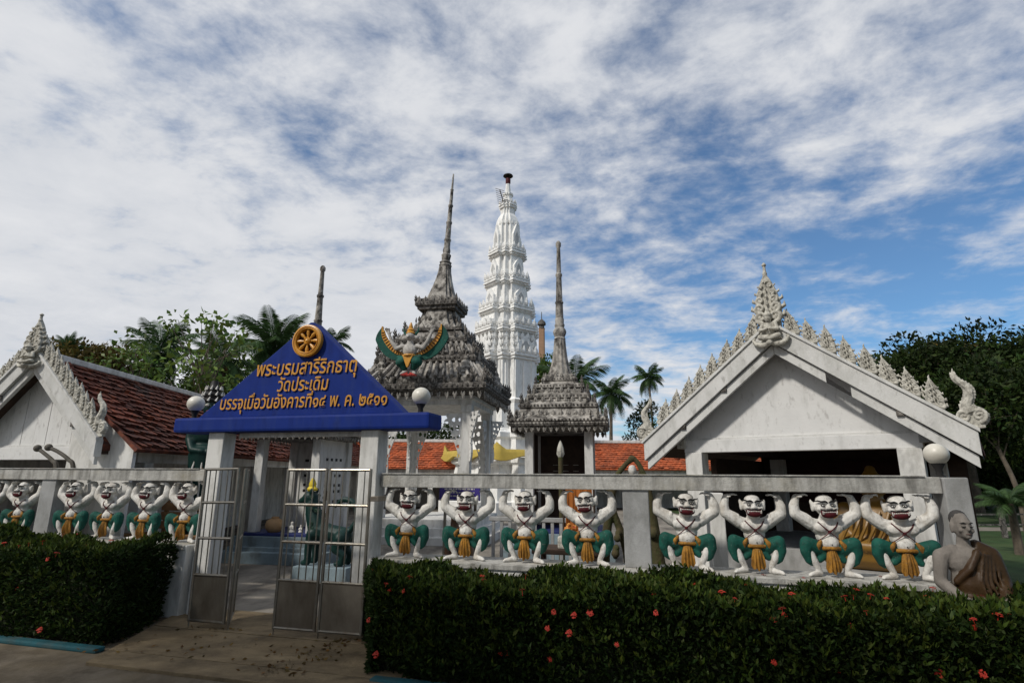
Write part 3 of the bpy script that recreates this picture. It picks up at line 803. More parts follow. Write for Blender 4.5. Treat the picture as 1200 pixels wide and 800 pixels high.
def tiled_roof(name, parent, ridge0, ridge1, down, run, zr, ze, m, tw=.17, tl=.20, seed=1, skew=0.0):
    """one slope: ridge from ridge0 to ridge1 (xy), sloping along unit xy 'down' by run; returns under-slab + tile part"""
    r0, r1, dn = Vector((*ridge0, 0)), Vector((*ridge1, 0)), Vector((*down, 0))
    ln = (r1 - r0).length; ux = (r1 - r0).normalized()
    sl = math.hypot(run, zr - ze); ds = (dn*run + Vector((0, 0, ze - zr))) / sl
    nrm = ux.cross(ds).normalized()
    if nrm.z < 0: nrm = -nrm
    o0 = r0 + Vector((0, 0, zr))
    mb = MB()
    P = [o0, o0 + ux*ln, o0 + ux*ln + ds*sl, o0 + ds*sl - ux*skew]
    mb.v = [tuple(p) for p in P] + [tuple(p - nrm*.05) for p in P]
    mb.f = [(0, 1, 2, 3), (7, 6, 5, 4), (0, 4, 5, 1), (1, 5, 6, 2), (2, 6, 7, 3), (3, 7, 4, 0)]
    mb.build('roof_deck', m, parent)
    if skew:
        A, B = o0 + ds*sl*.35 - ux*skew*.35 - nrm*.06 + ux*.05, o0 + ds*sl*.97 - ux*skew*.97 - nrm*.06 + ux*.05
        pn = MB(); pn.v = [tuple(A), tuple(B), (B.x, B.y, 0), (A.x, A.y, 0)] + [tuple(A + ux*.08), tuple(B + ux*.08), (B.x, B.y + .08, 0), (A.x, A.y + .08, 0)]
        pn.f = [(0, 1, 2, 3), (7, 6, 5, 4), (0, 4, 5, 1), (1, 5, 6, 2), (2, 6, 7, 3), (3, 7, 4, 0)]
        pn.build('end_wall', WHITE, parent)
    nr, nc = int(sl/tl), int(ln/tw)
    rnd = random.Random(seed); tb = MB()
    for j in range(nr):
        for i in range(nc):
            off = (tw/2 if j % 2 else 0) + rnd.uniform(-.008, .008) - skew*j/nr
            a0 = i*tw + off + .006; a1 = a0 + tw - .012
            if a1 > ln: continue
            d0 = j*tl + rnd.uniform(-.022, .022); d1 = d0 + tl*1.18
            h = .010 + rnd.uniform(0, .016); h2 = .022 + rnd.uniform(0, .034) + (.03 if rnd.random() < .05 else 0)
            am = (a0+a1)/2
            V = [o0+ux*a0+ds*d0+nrm*h*.3, o0+ux*a1+ds*d0+nrm*h*.3, o0+ux*a1+ds*(d1-.03)+nrm*h2, o0+ux*am+ds*d1+nrm*(h2+.008), o0+ux*a0+ds*(d1-.03)+nrm*h2,
                 o0+ux*a1+ds*(d1-.03), o0+ux*am+ds*d1, o0+ux*a0+ds*(d1-.03)]
            tb.add(V, [(0, 1, 2, 3, 4), (4, 3, 6, 7), (3, 2, 5, 6)])
    me = bpy.data.meshes.new('roof_tiles'); me.from_pydata(tb.v, [], tb.f); me.materials.append(m)
    o = bpy.data.objects.new('roof_tiles', me); col.objects.link(o); o.parent = parent; o['kind'] = 'stuff'
RX0, RX1 = (-7.06, 8.36), (-8.0, 28.0)
RXL = (-7.08, 8.85)
t = thing('cloister', 'long dark red tiled cloister roof running back from the left white gable', 'building')
ux = (Vector((*RX1, 0)) - Vector((*RX0, 0))).normalized(); dn = (-ux.y*-1, -ux.x)
dn = Vector((ux.y, -ux.x, 0))
tiled_roof('roof', t, RX0, RX1, (dn.x, dn.y), 1.85, 3.30, 1.92, DTILE, .15, .16, 3, .62)
tiled_roof('roof', t, RXL, RX1, (-dn.x, -dn.y), 1.85, 3.30, 1.92, DTILE, .3, .3, 4)
a, b = Vector((*RX0, 3.33)), Vector((*RX1, 3.33))
MB().bar(a, b, .16, .10).build('ridge_cap', WHITE, t, bevel=.02)
e0, e1 = Vector((*RX0, 0)) + dn*1.45, Vector((*RX1, 0)) + dn*1.45
MB().bar(e0 + Vector((0, 0, 1.86)), e1 + Vector((0, 0, 1.86)), .12, .22).build('eave_beam', WHITE, t)
e0b, e1b = Vector((*RX0, 0)) - dn*1.2, Vector((*RX1, 0)) - dn*1.2
MB().bar(e0b + Vector((0, 0, 1.15)), e1b + Vector((0, 0, 1.15)), .1, 2.3).build('back_wall', WHITE, t)
for k in range(9):
    p = e0.lerp(e1, (k + .12)/9)
    MB().box((p.x, p.y, .875), (.2, .2, 1.75), AL*.2).build('post', WHITE, t, bevel=.01)
t2 = thing('cloister', 'orange tiled cloister roof with white ridge across the back of the courtyard', 'building')
BY = 28.0
tiled_roof('roof', t2, (-9.0, BY), (16.0, BY), (0, -1), 2.1, zat(518, BY), 1.86, TILE, .24, .20, 5)
tiled_roof('roof', t2, (-9.0, BY), (16.0, BY), (0, 1), 2.1, zat(518, BY), 1.86, TILE, .4, .4, 6)
MB().bb(-9.0, 16, BY - .12, BY + .12, zat(518, BY) - .02, zat(518, BY) + .12).build('ridge_cap', WHITE, t2, bevel=.02)
MB().bb(-9.0, 16, BY - 1.85, BY - 1.7, 1.5, 1.84).build('eave_beam', WHITE, t2)
MB().bb(-9.0, 16, BY + 1.2, BY + 1.3, 0, 2.2).build('back_wall', WHITE, t2)
for k in range(11):
    MB().bb(-8.6 + k*2.4, -8.4 + k*2.4, BY - 1.88, BY - 1.67, 0, 1.499).build('post', WHITE, t2)
# ------------------------------------------------------------------ shrines and towers
SHR = R(-10)
def antefix_mesh(name, m, lean=0.0):
    """unit leaf shaped crest: 1 high, about .7 wide, front towards -y"""
    out = [(-.30, 0), (-.36, .16), (-.40, .34), (-.27, .50), (-.29, .62), (-.13, .76), (0, 1.0), (.13, .76), (.29, .62), (.27, .50), (.40, .34), (.36, .16), (.30, 0)]
    n = len(out); V = [(x, 0.02, z) for x, z in out] + [(x*.8, .12, z*.97) for x, z in out]
    V += [(0, -.14, .12), (0, -.17, .36), (0, -.10, .62), (0, .18, .3)]
    F = []
    def mid(z): return 2*n if z < .22 else (2*n+1 if z < .48 else 2*n+2)
    for i in range(n-1):
        a, b = mid(out[i][1]), mid(out[i+1][1])
        F.append((i, i+1, b, a) if a != b else (i, i+1, b))
        F.append((i+1, i, i+n, i+1+n)); F.append((i+1+n, i+n, 2*n+3))
    F.append((0, 2*n, n-1)); F.append((n-1, 0, n, 2*n-1))
    mb = MB(); mb.v = [(x, y+lean*z, z) for x, y, z in V]; mb.f = F
    me = mb.mesh(name); me.materials.append(m)
    return me
CREST = antefix_mesh('crest', STONE); CRESTD = antefix_mesh('crest', DSTONE); CRESTW = antefix_mesh('crest', PWHITE)
def flamelet_mesh(m):
    b = MB()
    b.tube(catmull([(0, 0, 0), (.10, 0, .25), (-.03, 0, .5), (.08, 0, .75), (.02, 0, 1.0)], 4), [.11, .13, .10, .065, .008], 6)
    for x, z in ((.2, .25), (-.12, .4), (.18, .58), (-.06, .72)):
        b.tube([(x*.3, 0, z-.1), (x, 0, z), (x*1.15, 0, z+.16)], [.06, .055, .008], 5)
    me = b.mesh('flame_crest'); me.materials.append(m)
    return me
FLM = flamelet_mesh(DSTONE)
def crest_row(t, me, hw, z, n, h, name='crest', lean=0.0, flip=False, w=1.0, sides=(0, 1, 2, 3), jit=.06):
    for k in sides:
        a = k*math.pi/2
        for i in range(n):
            x = hw*(-1 + 2*(i + .5)/n)
            p = Matrix.Rotation(a, 4, 'Z') @ Vector((x, -hw, z))
            s = h*(1 + random.uniform(-jit, jit))
            inst(name, me, t, p, (R(lean) + (math.pi if flip else 0), R(random.uniform(-4, 4)), a + (math.pi if flip and False else 0)), (s*w, s*.8, s))
def corner_flames(t, hw, z, h, n=3, spread=.5):
    for k in range(4):
        a = k*math.pi/2
        for i in range(n):
            f = i/max(1, n-1)
            p = Matrix.Rotation(a, 4, 'Z') @ Vector((hw*(1-.0*f), -hw*(1-spread*f), z))
            s = h*(1-.25*f)
            inst('flame_crest', FLM, t, p, (0, 0, a - R(45)+R(45)*f), (s, s, s))
            if i:
                p = Matrix.Rotation(a, 4, 'Z') @ Vector((hw*(1-spread*f), -hw, z))
                inst('flame_crest', FLM, t, p, (0, 0, a - R(45) - R(45)*f), (s, s, s))
RD = redent(.6, .82)
def dirt_relief(mb, hw, z, n, r, sides=4):      # row of knobs
    for k in range(sides):
        a = k*math.pi/2
        for i in range(n):
            p = Matrix.Rotation(a, 4, 'Z') @ Vector((hw*(-1+2*(i+.5)/n), -hw, z))
            mb.ell(p, (r, r, r*1.15), 6, 4)

# --- main shrine (mondop)
PSTONE = mat('pale_grey_stone', (0.42, 0.395, 0.36), .95, .2, 6, (.06, .053, .046), .50, (4, 4, 2.2), .4, 30, soft=.25)
mA = 2.24
fr = Vector((-1.113, 14.0, 0)); su = Vector((math.cos(SHR), math.sin(SHR), 0)); sn = Vector((-math.sin(SHR), math.cos(SHR), 0))
mc = fr - su*mA/2 + sn*mA/2
t = thing('spired_shrine', 'open white shrine with mouldy grey tiered roof and tall leaning needle spire', 'shrine', (mc.x, mc.y, 0), SHR)
h = mA/2
MB().lathe([(1.75, 0), (1.75, .18), (1.55, .18), (1.55, .36), (1.4, .36), (1.4, .55)], SQ).build('base', WHITE, t, bevel=.01)
ZE = 3.42
for sx in (-1, 1):
    for sy in (-1, 1):
        p = MB().bb(sx*h-.11, sx*h+.11, sy*h-.11, sy*h+.11, .551, ZE-.12).build('post', WHITE, t, bevel=.012)
        MB().bb(sx*h-.15, sx*h+.15, sy*h-.15, sy*h+.15, .551, .75).build('post_foot', WHITE, p, bevel=.012)
        MB().bb(sx*h-.14, sx*h+.14, sy*h-.14, sy*h+.14, ZE-.30, ZE-.12).build('capital', WHITE, p, bevel=.012)
# carved brackets: curved fretwork plates
def bracket_mesh():
    cu = bpy.data.curves.new('b', 'CURVE'); cu.dimensions = '2D'; cu.fill_mode = 'BOTH'; cu.extrude = .025
    def poly(pts):
        s = cu.splines.new('POLY'); s.points.add(len(pts)-1); s.use_cyclic_u = True
        for q, (x, y) in zip(s.points, pts): q.co = (x, y, 0, 1)
    edge = [(0, 0), (0, -2.0)] + [(.07+.03*math.sin(v*11) + .12*v + .42*max(0, v-.5)**1.6*2.2, -2.0+2.0*v) for v in np.linspace(0, 1, 26)]
    poly(edge)
    for x, y, r in ((.07, -1.3, .03), (.09, -1.05, .035), (.11, -.82, .04), (.2, -.62, .045), (.1, -.58, .045), (.13, -.36, .055), (.28, -.38, .055), (.42, -.2, .055), (.24, -.16, .05), (.09, -.16, .04)):
        poly([(x+r*math.cos(a)*(1+.25*math.cos(3*a)), y+r*1.2*math.sin(a)) for a in np.linspace(0, 2*math.pi, 11)[:-1]])
    o = bpy.data.objects.new('b', cu); col.objects.link(o)
    me = bpy.data.meshes.new_from_object(o.evaluated_get(bpy.context.evaluated_depsgraph_get())); bpy.data.objects.remove(o)
    me.materials.clear(); me.materials.append(WHITE); me.name = 'carved_bracket'
    return me
BRK = bracket_mesh()
for sx in (-1, 1):
    for sy in (-1, 1):
        inst('carved_bracket', BRK, t, (sx*(h-.11), sy*h, ZE-.32), (R(90), 0, 0 if sx < 0 else math.pi), (1, 1, 1))
        inst('carved_bracket', BRK, t, (sx*h, sy*(h-.11), ZE-.32), (R(90), 0, R(90) if sy < 0 else R(-90)), (1, 1, 1))
        inst('carved_bracket', BRK, t, (sx*(h+.11), sy*(h+.11), ZE-.30), (R(90), 0, R(45)*(1 if sx*sy > 0 else -1) + (0 if sx > 0 else math.pi)), (.9, .6, 1))
MB().lathe([(h+.16, ZE-.119), (h+.16, ZE+.0), (h+.22, ZE+.02), (h+.22, ZE+.10)], SQ).build('entablature', WHITE, t, bevel=.006)
rf = MB().lathe([(h+.30, ZE+.101), (h+.56, ZE+.20), (h+.60, ZE+.24), (h+.60, ZE+.36), (h+.54, ZE+.38), (h+.54, ZE+.50), (h+.50, ZE+.52)], SQ).build('eave', DSTONE, t)
MB().lathe([(h+.50, ZE+.521), (1.28, 4.40)], SQ).build('roof_slope', PSTONE, t)
MB().lathe([(1.28, 4.401), (1.35, 4.42), (1.36, 4.50), (1.32, 4.58), (1.25, 4.60)], SQ).build('roof_band', DSTONE, t)
MB().lathe([(1.25, 4.601), (.96, 4.98)], SQ).build('roof_slope', PSTONE, t)
MB().lathe([(.96, 4.981), (1.03, 5.0), (1.03, 5.11), (.95, 5.13)], SQ).build('roof_band', DSTONE, t)
MB().lathe([(.95, 5.131), (.78, 5.36)], SQ).build('roof_slope', PSTONE, t)
MB().lathe([(.78, 5.361), (.84, 5.38), (.84, 5.45), (.76, 5.47)], SQ).build('roof_band', DSTONE, t)
MB().lathe([(.76, 5.471), (.62, 5.66), (.53, 5.86), (.47, 6.05)], RD).build('roof_slope', STONE, t)
crest_row(t, CREST, .83, 5.44, 7, .13, w=.9); crest_row(t, CRESTD, .60, 5.72, 4, .16, w=.8)
MB().lathe([(.47, 6.051), (.54, 6.08), (.55, 6.16), (.60, 6.18), (.60, 6.30), (.54, 6.32), (.52, 6.40), (.44, 6.42)], SQ).build('platform', DSTONE, t)
tl = MB()
for (w0, z0, w1, z1, n) in ((h+.50, ZE+.53, 1.29, 4.40, 15), (1.25, 4.61, .97, 4.98, 13)):
    for k in range(4):
        M = Matrix.Rotation(k*math.pi/2, 4, 'Z')
        for row in range(2):
            f0, f1 = row*.5, row*.5+.55
            for i in range(n):
                u = -1+2*(i+.5)/n
                wa, wb = w0+(w1-w0)*f0, w0+(w1-w0)*min(1, f1); za, zb = z0+(z1-z0)*f0, z0+(z1-z0)*min(1, f1)
                ta = M @ Vector((u*wa*.97, -wa-.045+.02*row, za+.01)); tb2 = M @ Vector((u*wb*.97, -wb-.0, zb+.02))
                tl.tube([ta, tb2], [.062, .055], 6, flat=.8)
tl.build('roof_tiles', PSTONE, t, smooth=True, kind='stuff')
rl = MB(); dirt_relief(rl, h+.60, ZE+.30, 26, .032); dirt_relief(rl, 1.36, 4.50, 22, .026); dirt_relief(rl, 1.03, 5.06, 18, .024); dirt_relief(rl, .60, 6.24, 12, .022)
rl.build('beaded_moulding', DSTONE, rf, kind='stuff')
crest_row(t, CREST, h+.53, ZE+.165, 16, .22, 'pendant', flip=True, w=.7)
crest_row(t, CREST, h+.545, ZE+.40, 9, .16, w=.9)
crest_row(t, CRESTD, 1.33, 4.56, 11, .13, w=.9)
crest_row(t, CREST, 1.01, 5.09, 9, .13, w=.9)
crest_row(t, CREST, .59, 6.28, 6, .18, w=.8)
corner_flames(t, h+.55, ZE+.42, .40, 4, .6); corner_flames(t, 1.28, 4.58, .38, 4, .6); corner_flames(t, .97, 5.1, .34, 3, .6); corner_flames(t, .78, 5.44, .26, 2, .4); corner_flames(t, .58, 6.28, .22, 2, .5)
# gable-like crowned niches on the roof
def niche(t, x, y, z, s, a):
    mb = MB(); mb.lathe([(.19, 0), (.21, .06), (.16, .10), (.18, .2), (.12, .26), (.13, .36), (.07, .46), (.08, .52), (.03, .62), (.01, .78)], RD)
    o = mb.build('crowned_niche', STONE, t); o.location = (x, y, z); o.scale = (s, s, s); o.rotation_euler = (0, 0, a)
for k in range(4):
    for sx in (-1, 1):
        p = Matrix.Rotation(k*math.pi/2, 4, 'Z') @ Vector((sx*1.12, -1.40, 4.05)); niche(t, p.x, p.y, p.z, .80, k*math.pi/2)
spm = Matrix.Translation((0, 0, 6.42)) @ Matrix.Rotation(R(3.0), 4, 'Y')
def sp(prof, plan, name, m, smooth=False):
    mb = MB(); mb.lathe([(r, z-6.42) for r, z in prof], plan, M=spm); return mb.build(name, m, t, smooth=smooth)
sp([(.42, 6.40), (.40, 6.48), (.35, 6.62), (.28, 6.85), (.215, 7.10), (.17, 7.35), (.155, 7.5)], redent(.55, .8), 'bell', STONE)
sp([(.17, 7.49), (.19, 7.54), (.15, 7.58), (.18, 7.63), (.12, 7.68), (.13, 7.78), (.145, 7.86), (.10, 7.92), (.115, 8.0), (.095, 8.1)], 14, 'ringed_neck', STONE, True)
sp([(.095, 8.09), (.09, 8.3), (.105, 8.32), (.105, 8.36), (.082, 8.38), (.075, 8.85), (.09, 8.87), (.09, 8.92), (.066, 8.94), (.06, 9.40), (.075, 9.42), (.075, 9.47), (.052, 9.49), (.045, 9.95), (.055, 9.97), (.036, 10.0), (.022, 10.5)], 12, 'needle', STONE, True)

# --- small shrine
def small_shrine(name, label, c, zs, spire_k, plaque):
    t = thing(name, label, 'shrine', (c[0], c[1], 0), SHR, 'small needle spired shrines')
    t.scale = (1, 1, zs)
    h = .60; ze = 2.50
    BL = mat('blue_grey_step_paint', (0.20, 0.26, 0.29), .85, .15, 5, (0.09, 0.10, 0.10), .3, (4, 4, 2), .15, 40, soft=.3)
    MB().lathe([(1.05, 0), (1.05, .22), (.92, .22), (.92, .30), (.86, .30), (.86, .50)], SQ).build('base', BL, t, bevel=.012)
    MB().lathe([(.80, .501), (.80, .555)], SQ).build('floor_slab', mat('blue_slab', (0.02, 0.03, 0.12), .6, .2), t, bevel=.008)
    for sx in (-1, 1):
        for sy in (-1, 1):
            MB().bb(sx*h-.085, sx*h+.085, sy*h-.085, sy*h+.085, .556, ze-.02).build('post', WHITE, t, bevel=.01)
    # back and side walls with ventilation openings
    def vent_wall(x0, x1, fixed, axis, rows, cols, nm):
        wl = thing_part = MB()
        z0, z1 = .556, ze-.05
        if axis == 'x': wl.bb(x0, x1, fixed-.03, fixed+.03, z0, z1)
        else: wl.bb(fixed-.03, fixed+.03, x0, x1, z0, z1)
        wo = wl.build(nm, WHITE, t)
        for r_ in range(rows):
            for c_ in range(cols):
                u = x0+(x1-x0)*(.22+.56*c_/(cols-1)); z = 1.15+.17*r_+(.04 if r_ % 2 else 0)
                d = MB()
                if axis == 'x': d.bb(u-.045, u+.045, fixed-.034, fixed+.034, z-.03, z+.03)
                else: d.bb(fixed-.034, fixed+.034, u-.045, u+.045, z-.03, z+.03)
                d.build('vent', BLACK, wo)
    if plaque:
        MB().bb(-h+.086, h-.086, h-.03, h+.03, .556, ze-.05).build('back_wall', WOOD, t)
        for r_ in range(4):
            for c_ in range(3):
                MB().bb(-.24+c_*.22, -.12+c_*.22, h-.034, h-.0302, 1.42+r_*.13, 1.432+r_*.13).build('inscription_line', CAST, t)
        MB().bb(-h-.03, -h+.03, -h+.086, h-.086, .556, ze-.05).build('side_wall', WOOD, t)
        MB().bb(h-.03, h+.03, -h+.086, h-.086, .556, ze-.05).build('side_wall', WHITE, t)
    else:
        vent_wall(-h+.086, h-.086, h, 'x', 6, 4, 'back_wall'); vent_wall(-h+.086, h-.086, h, 'y', 6, 4, 'side_wall')
    rf = MB().lathe([(h+.10, ze-.049), (h+.10, ze+.02), (.80, ze+.03), (.98, ze+.06), (1.0, ze+.10), (.97, ze+.13), (1.0, ze+.15), (.98, ze+.20), (.90, ze+.24),
                (.76, 2.92), (.80, 2.94), (.78, 3.02), (.70, 3.05), (.62, 3.13), (.655, 3.15), (.64, 3.24), (.56, 3.26), (.50, 3.36), (.54, 3.38), (.52, 3.46), (.42, 3.48), (.36, 3.53), (.38, 3.56), (.36, 3.62), (.31, 3.64), (.30, 3.70)], SQ).build('roof', STONE, t)
    rl = MB()
    for hw, z, n, r in ((.99, ze+.10, 26, .022), (1.0, ze+.17, 28, .018), (.80, 2.98, 22, .02), (.65, 3.19, 18, .018), (.53, 3.42, 16, .017), (.375, 3.59, 12, .016)): dirt_relief(rl, hw, z, n, r)
    rl.build('beaded_moulding', DSTONE, rf, kind='stuff')
    crest_row(t, CREST, .93, ze+.045, 15, .13, 'pendant', flip=True, w=.9)
    crest_row(t, CREST, .87, ze+.245, 12, .15, w=.85)
    crest_row(t, CREST, .69, 3.055, 9, .13, w=.9)
    crest_row(t, CREST, .55, 3.265, 8, .13, w=.9)
    crest_row(t, CREST, .34, 3.63, 6, .10, w=.9)
    corner_flames(t, .95, ze+.16, .27, 3, .3); corner_flames(t, .74, 3.0, .25, 2, .2); corner_flames(t, .60, 3.22, .24, 2, .2); corner_flames(t, .48, 3.44, .2, 2, .3)
    k = spire_k; Z = lambda z: 3.69 + (z-3.69)*k
    fl = [(math.cos(2*math.pi*i/24)*(1 if i % 2 else .9), math.sin(2*math.pi*i/24)*(1 if i % 2 else .9)) for i in range(24)]
    MB().lathe([(.30, Z(3.69)), (.27, Z(3.74)), (.215, Z(3.9)), (.17, Z(4.1)), (.14, Z(4.35)), (.125, Z(4.55))], fl).build('bell', STONE, t)
    MB().lathe([(.13, Z(4.54)), (.11, Z(4.58)), (.135, Z(4.64)), (.15, Z(4.70)), (.13, Z(4.76)), (.10, Z(4.80)), (.115, Z(4.86)), (.095, Z(4.90)), (.10, Z(5.0)), (.088, Z(5.02))], 16).build('ringed_neck', STONE, t, smooth=True)
    MB().lathe([(.09, Z(5.01)), (.082, Z(5.35)), (.094, Z(5.37)), (.094, Z(5.40)), (.076, Z(5.42)), (.06, Z(6.0)), (.076, Z(6.02)), (.076, Z(6.07)), (.055, Z(6.09)), (.042, Z(6.72)), (.06, Z(6.75)), (.062, Z(6.83)), (.03, Z(6.88))], 12).build('needle', STONE, t, smooth=True)
    return t
small_shrine('spired_shrine', 'small grey roofed shrine with dark niche between white posts and upright needle spire', (1.064, 12.0), 1.0, 1.0, True)
small_shrine('spired_shrine', 'small shrine with vent holes in its white walls seen through the open gate', (-4.24, 11.69), .92, .93, False)

# --- white prang
PD = 26.0
PC = PY(594, 400, PD)
KP = 1.0
def tier_rows():
    """(half width px, row) from the tip down: recessed bodies under stacks of thin cornice slabs"""
    out = [(2.2, 216), (2.8, 222), (3.0, 227.5), (5.8, 228), (5.8, 230), (4.6, 230.3), (5.0, 234), (6.6, 240), (9.8, 241), (10.4, 243.5), (9.4, 244), (9.4, 246), (7.8, 246.5), (7.9, 253), (10.4, 257), (12.2, 262), (13.4, 270)]
    for hw, y0, y1 in ((13.4, 270, 297), (17.4, 297, 331), (22.0, 331, 364), (27.5, 364, 388), (31.5, 388, 420)):
        body = y1-y0; yb = y0+body*.34
        out += [] if hw < 14 else [(hw+3.0, y0), (hw+3.6, y0+.8), (hw+3.6, y0+2.2), (hw+2.2, y0+2.4), (hw+4.2, y0+4.2), (hw+4.2, y0+5.6), (hw+2.0, y0+6.0), (hw+2.6, y0+7.4), (hw+.4, y0+7.8), (hw-.6, y0+9)]
        out += [(hw+.2, yb+3), (hw+.6, y1-4.5), (hw+1.8, y1-4), (hw+1.8, y1-2.6), (hw+1.0, y1-2.2), (hw+2.6, y1-1.4), (hw+2.6, y1-.2)]
    out += [(36.5, 420), (37, 421), (37, 423), (34.5, 423.5), (35.5, 426), (33, 427), (32.6, 470)]
    return out
rows = tier_rows()
prof = [(wat(hp, y, PD) * KP, zat(y, PD)) for hp, y in rows][::-1]
zb = prof[0][1]
t = thing('white_prang', 'tall bright white tiered prang tower with stepped corners and small antenna at its tip', 'tower', (PC.x, PC.y, 0), R(38))
RP = redent(.46, .75)
tw = MB().lathe(prof, RP).build('tower_body', PWHITE, t)
r0 = prof[0][0]
MB().lathe([(r0*2.1, 0), (r0*2.1, .5), (r0*1.9, .55), (r0*1.9, 1.3), (r0*1.7, 1.4), (r0*1.6, 2.0), (r0*1.75, 2.1), (r0*1.75, 2.3), (r0*1.35, 2.5), (r0*1.3, 3.1), (r0*1.42, 3.2), (r0*1.42, 3.4), (r0*1.1, 3.6), (r0*1.1, zb-.25), (r0*1.2, zb-.1), (r0*.98, zb+.05)], RP).build('stepped_base', PWHITE, t)
cv = [tuple(v.co) for v in CRESTW.vertices]; cf = [tuple(p.vertices) for p in CRESTW.polygons]
def crest_ring(hp, y, hh, step):
    """leaf crests along every face of the redented plan, standing free in front of the wall"""
    hw = wat(hp, y, PD)*KP; z = zat(y, PD); mb = MB(); n = len(RP)
    for e in range(n):
        a, b2 = Vector((*RP[e], 0))*hw, Vector((*RP[(e+1) % n], 0))*hw
        d = b2-a; m = max(1, round(d.length/step)); out = Vector((d.y, -d.x, 0)).normalized()
        for i in range(m):
            p = a+d*((i+.5)/m); s_ = hh*random.uniform(.9, 1.1)
            M = Matrix.Translation((p.x, p.y, z)) @ Matrix.Rotation(math.atan2(d.y, d.x), 4, 'Z') @ Matrix.Rotation(R(8), 4, 'X') @ Matrix.Diagonal((min(s_*.95, d.length/m*1.15), s_*.8, s_, 1))
            mb.add(cv, cf, M)
    mb.build('crest_ring', PWHITE, t, kind='stuff')
for hp, y, hh, st in ((17.2+3.4, 297.4, .30, .26), (19.0, 303, .24, .3), (22+3.4, 331.4, .36, .28), (24, 338, .30, .32), (27.5+3.4, 364.4, .38, .30), (29, 371, .32, .34), (31.5+3.4, 388.4, .40, .32), (32.5, 396, .36, .36), (33.5, 404, .36, .36), (34, 412, .40, .36), (36.8, 420.4, .42, .34), (9.9, 241.2, .20, .2), (13.2, 268, .26, .3)):
    crest_ring(hp, y, hh, st)
for hp, y0, y1 in ((17.4, 329, 308), (22, 362, 343), (27.5, 386, 375), (31.5, 419, 400), (13.6, 296, 268)):
    hw = wat(hp+.8, y0, PD)*KP; za, zb2 = zat(y0, PD), zat(y1, PD)
    for k in range(4):
        M = Matrix.Rotation(k*math.pi/2, 4, 'Z')
        w = hw*.26; hgt = zb2-za
        ni = MB().prism([(-w*1.3, za), (w*1.3, za), (w*1.3, za+hgt*.55), (0, zb2), (-w*1.3, za+hgt*.55)], -hw-.12, -hw+.05, M).build('niche', PWHITE, t, bevel=.01)
        MB().prism([(-w*.7, za+hgt*.08), (w*.7, za+hgt*.08), (w*.7, za+hgt*.45), (0, za+hgt*.72), (-w*.7, za+hgt*.45)], -hw-.135, -hw-.121, M).build('niche_panel', mat('grey_plaster_recess', (.42, .42, .41), .9, .15), ni)
hw = wat(32.8, 440, PD)*KP
zlo, zhi = zat(470, PD), zat(427.5, PD)
for k in range(4):
    M = Matrix.Rotation(k*math.pi/2, 4, 'Z')
    for x in (-.36, 0, .36):
        MB().box((x*hw, -hw, (zlo+zhi)/2), (.17, .12, zhi-zlo-.02), 0, M).build('pilaster', PWHITE, t, bevel=.01)
    for sx in (-1, 1):
        MB().box((sx*.6*hw, -.75*hw, (zlo+zhi)/2), (.14, .12, zhi-zlo-.02), 0, M).build('pilaster', PWHITE, t, bevel=.01)
zt = zat(216, PD)
MB().lathe([(.10, zt), (.13, zt+.05), (.13, zt+.3), (.08, zt+.34)], 12).build('red_ornament', RED, t, smooth=True)
MB().tube([(0, 0, zt+.33), (0, 0, zt+.45)], .03, 6).build('rod', BLACK, t)
o = MB().lathe([(.01, zt+.43), (.26, zt+.45), (.24, zt+.50), (.05, zt+.56)], 16).build('umbrella_disc', BLACK, t, smooth=True)
an = MB(); za = zat(246, PD)
an.tube([(-.25, -.1, za), (-.75, -.3, za+.75)], .025, 6)
for f in np.linspace(.15, 1, 8):
    p = Vector((-.25, -.1, za)).lerp(Vector((-.75, -.3, za+.75)), f)
    an.tube([p+Vector((-.25, .2, .1))*(1.1-.4*f), p-Vector((-.25, .2, .1))*(1.1-.4*f)], .014, 5)
an.build('antenna', STEEL, t)
# yellow cloth draped round the base, at the height seen behind the shrine posts
cl = MB(); n = 96; rr = r0*1.82
for j, (k, z) in enumerate(((1.0, 2.62), (1.03, 2.45), (1.06, 2.28), (1.02, 2.26))):
    for i in range(n):
        a = 2*math.pi*i/n; f = 1/max(abs(math.cos(a)), abs(math.sin(a)))**.55
        pk = .30*max(0, math.cos(a*8))**6 if j == 0 else (.10*math.sin(a*9) if j in (2, 3) else 0)
        cl.v.append((rr*k*f*math.cos(a), rr*k*f*math.sin(a), z+pk))
for j in range(3):
    for i in range(n): cl.f.append((j*n+i, j*n+(i+1) % n, (j+1)*n+(i+1) % n, (j+1)*n+i))
me = bpy.data.meshes.new('yellow_cloth'); me.from_pydata(cl.v, [], cl.f); me.materials.append(YEL); shade(me, 60)
o = bpy.data.objects.new('draped_cloth', me); col.objects.link(o)
o.location = (PC.x, PC.y, 0); o.rotation_euler = (0, 0, R(38))
md = o.modifiers.new('s', 'SOLIDIFY'); md.thickness = .02
tag(o, 'yellow cloth band draped around the white prang base', 'cloth')
# --- distant brown tower
q = PY(635, 415, 70.0)
t = thing('brick_tower', 'slim far brown tower with dark dome beyond the white prang', 'tower', (q.x, q.y, 0))
MB().lathe([(.48, 0), (.38, zat(385, 70))], redent(.6, .85)).build('shaft', mat('tan_brick', (.34, .21, .13), .9, .15, 3), t)
z = zat(385, 70)
MB().lathe([(.46, z), (.36, z+.1), (.34, z+.4), (.54, z+.5), (.56, z+.7), (.46, z+.95), (.2, z+1.2), (.06, z+1.35), (.04, z+2.3)], 16).build('dome', DSTONE, t, smooth=True)
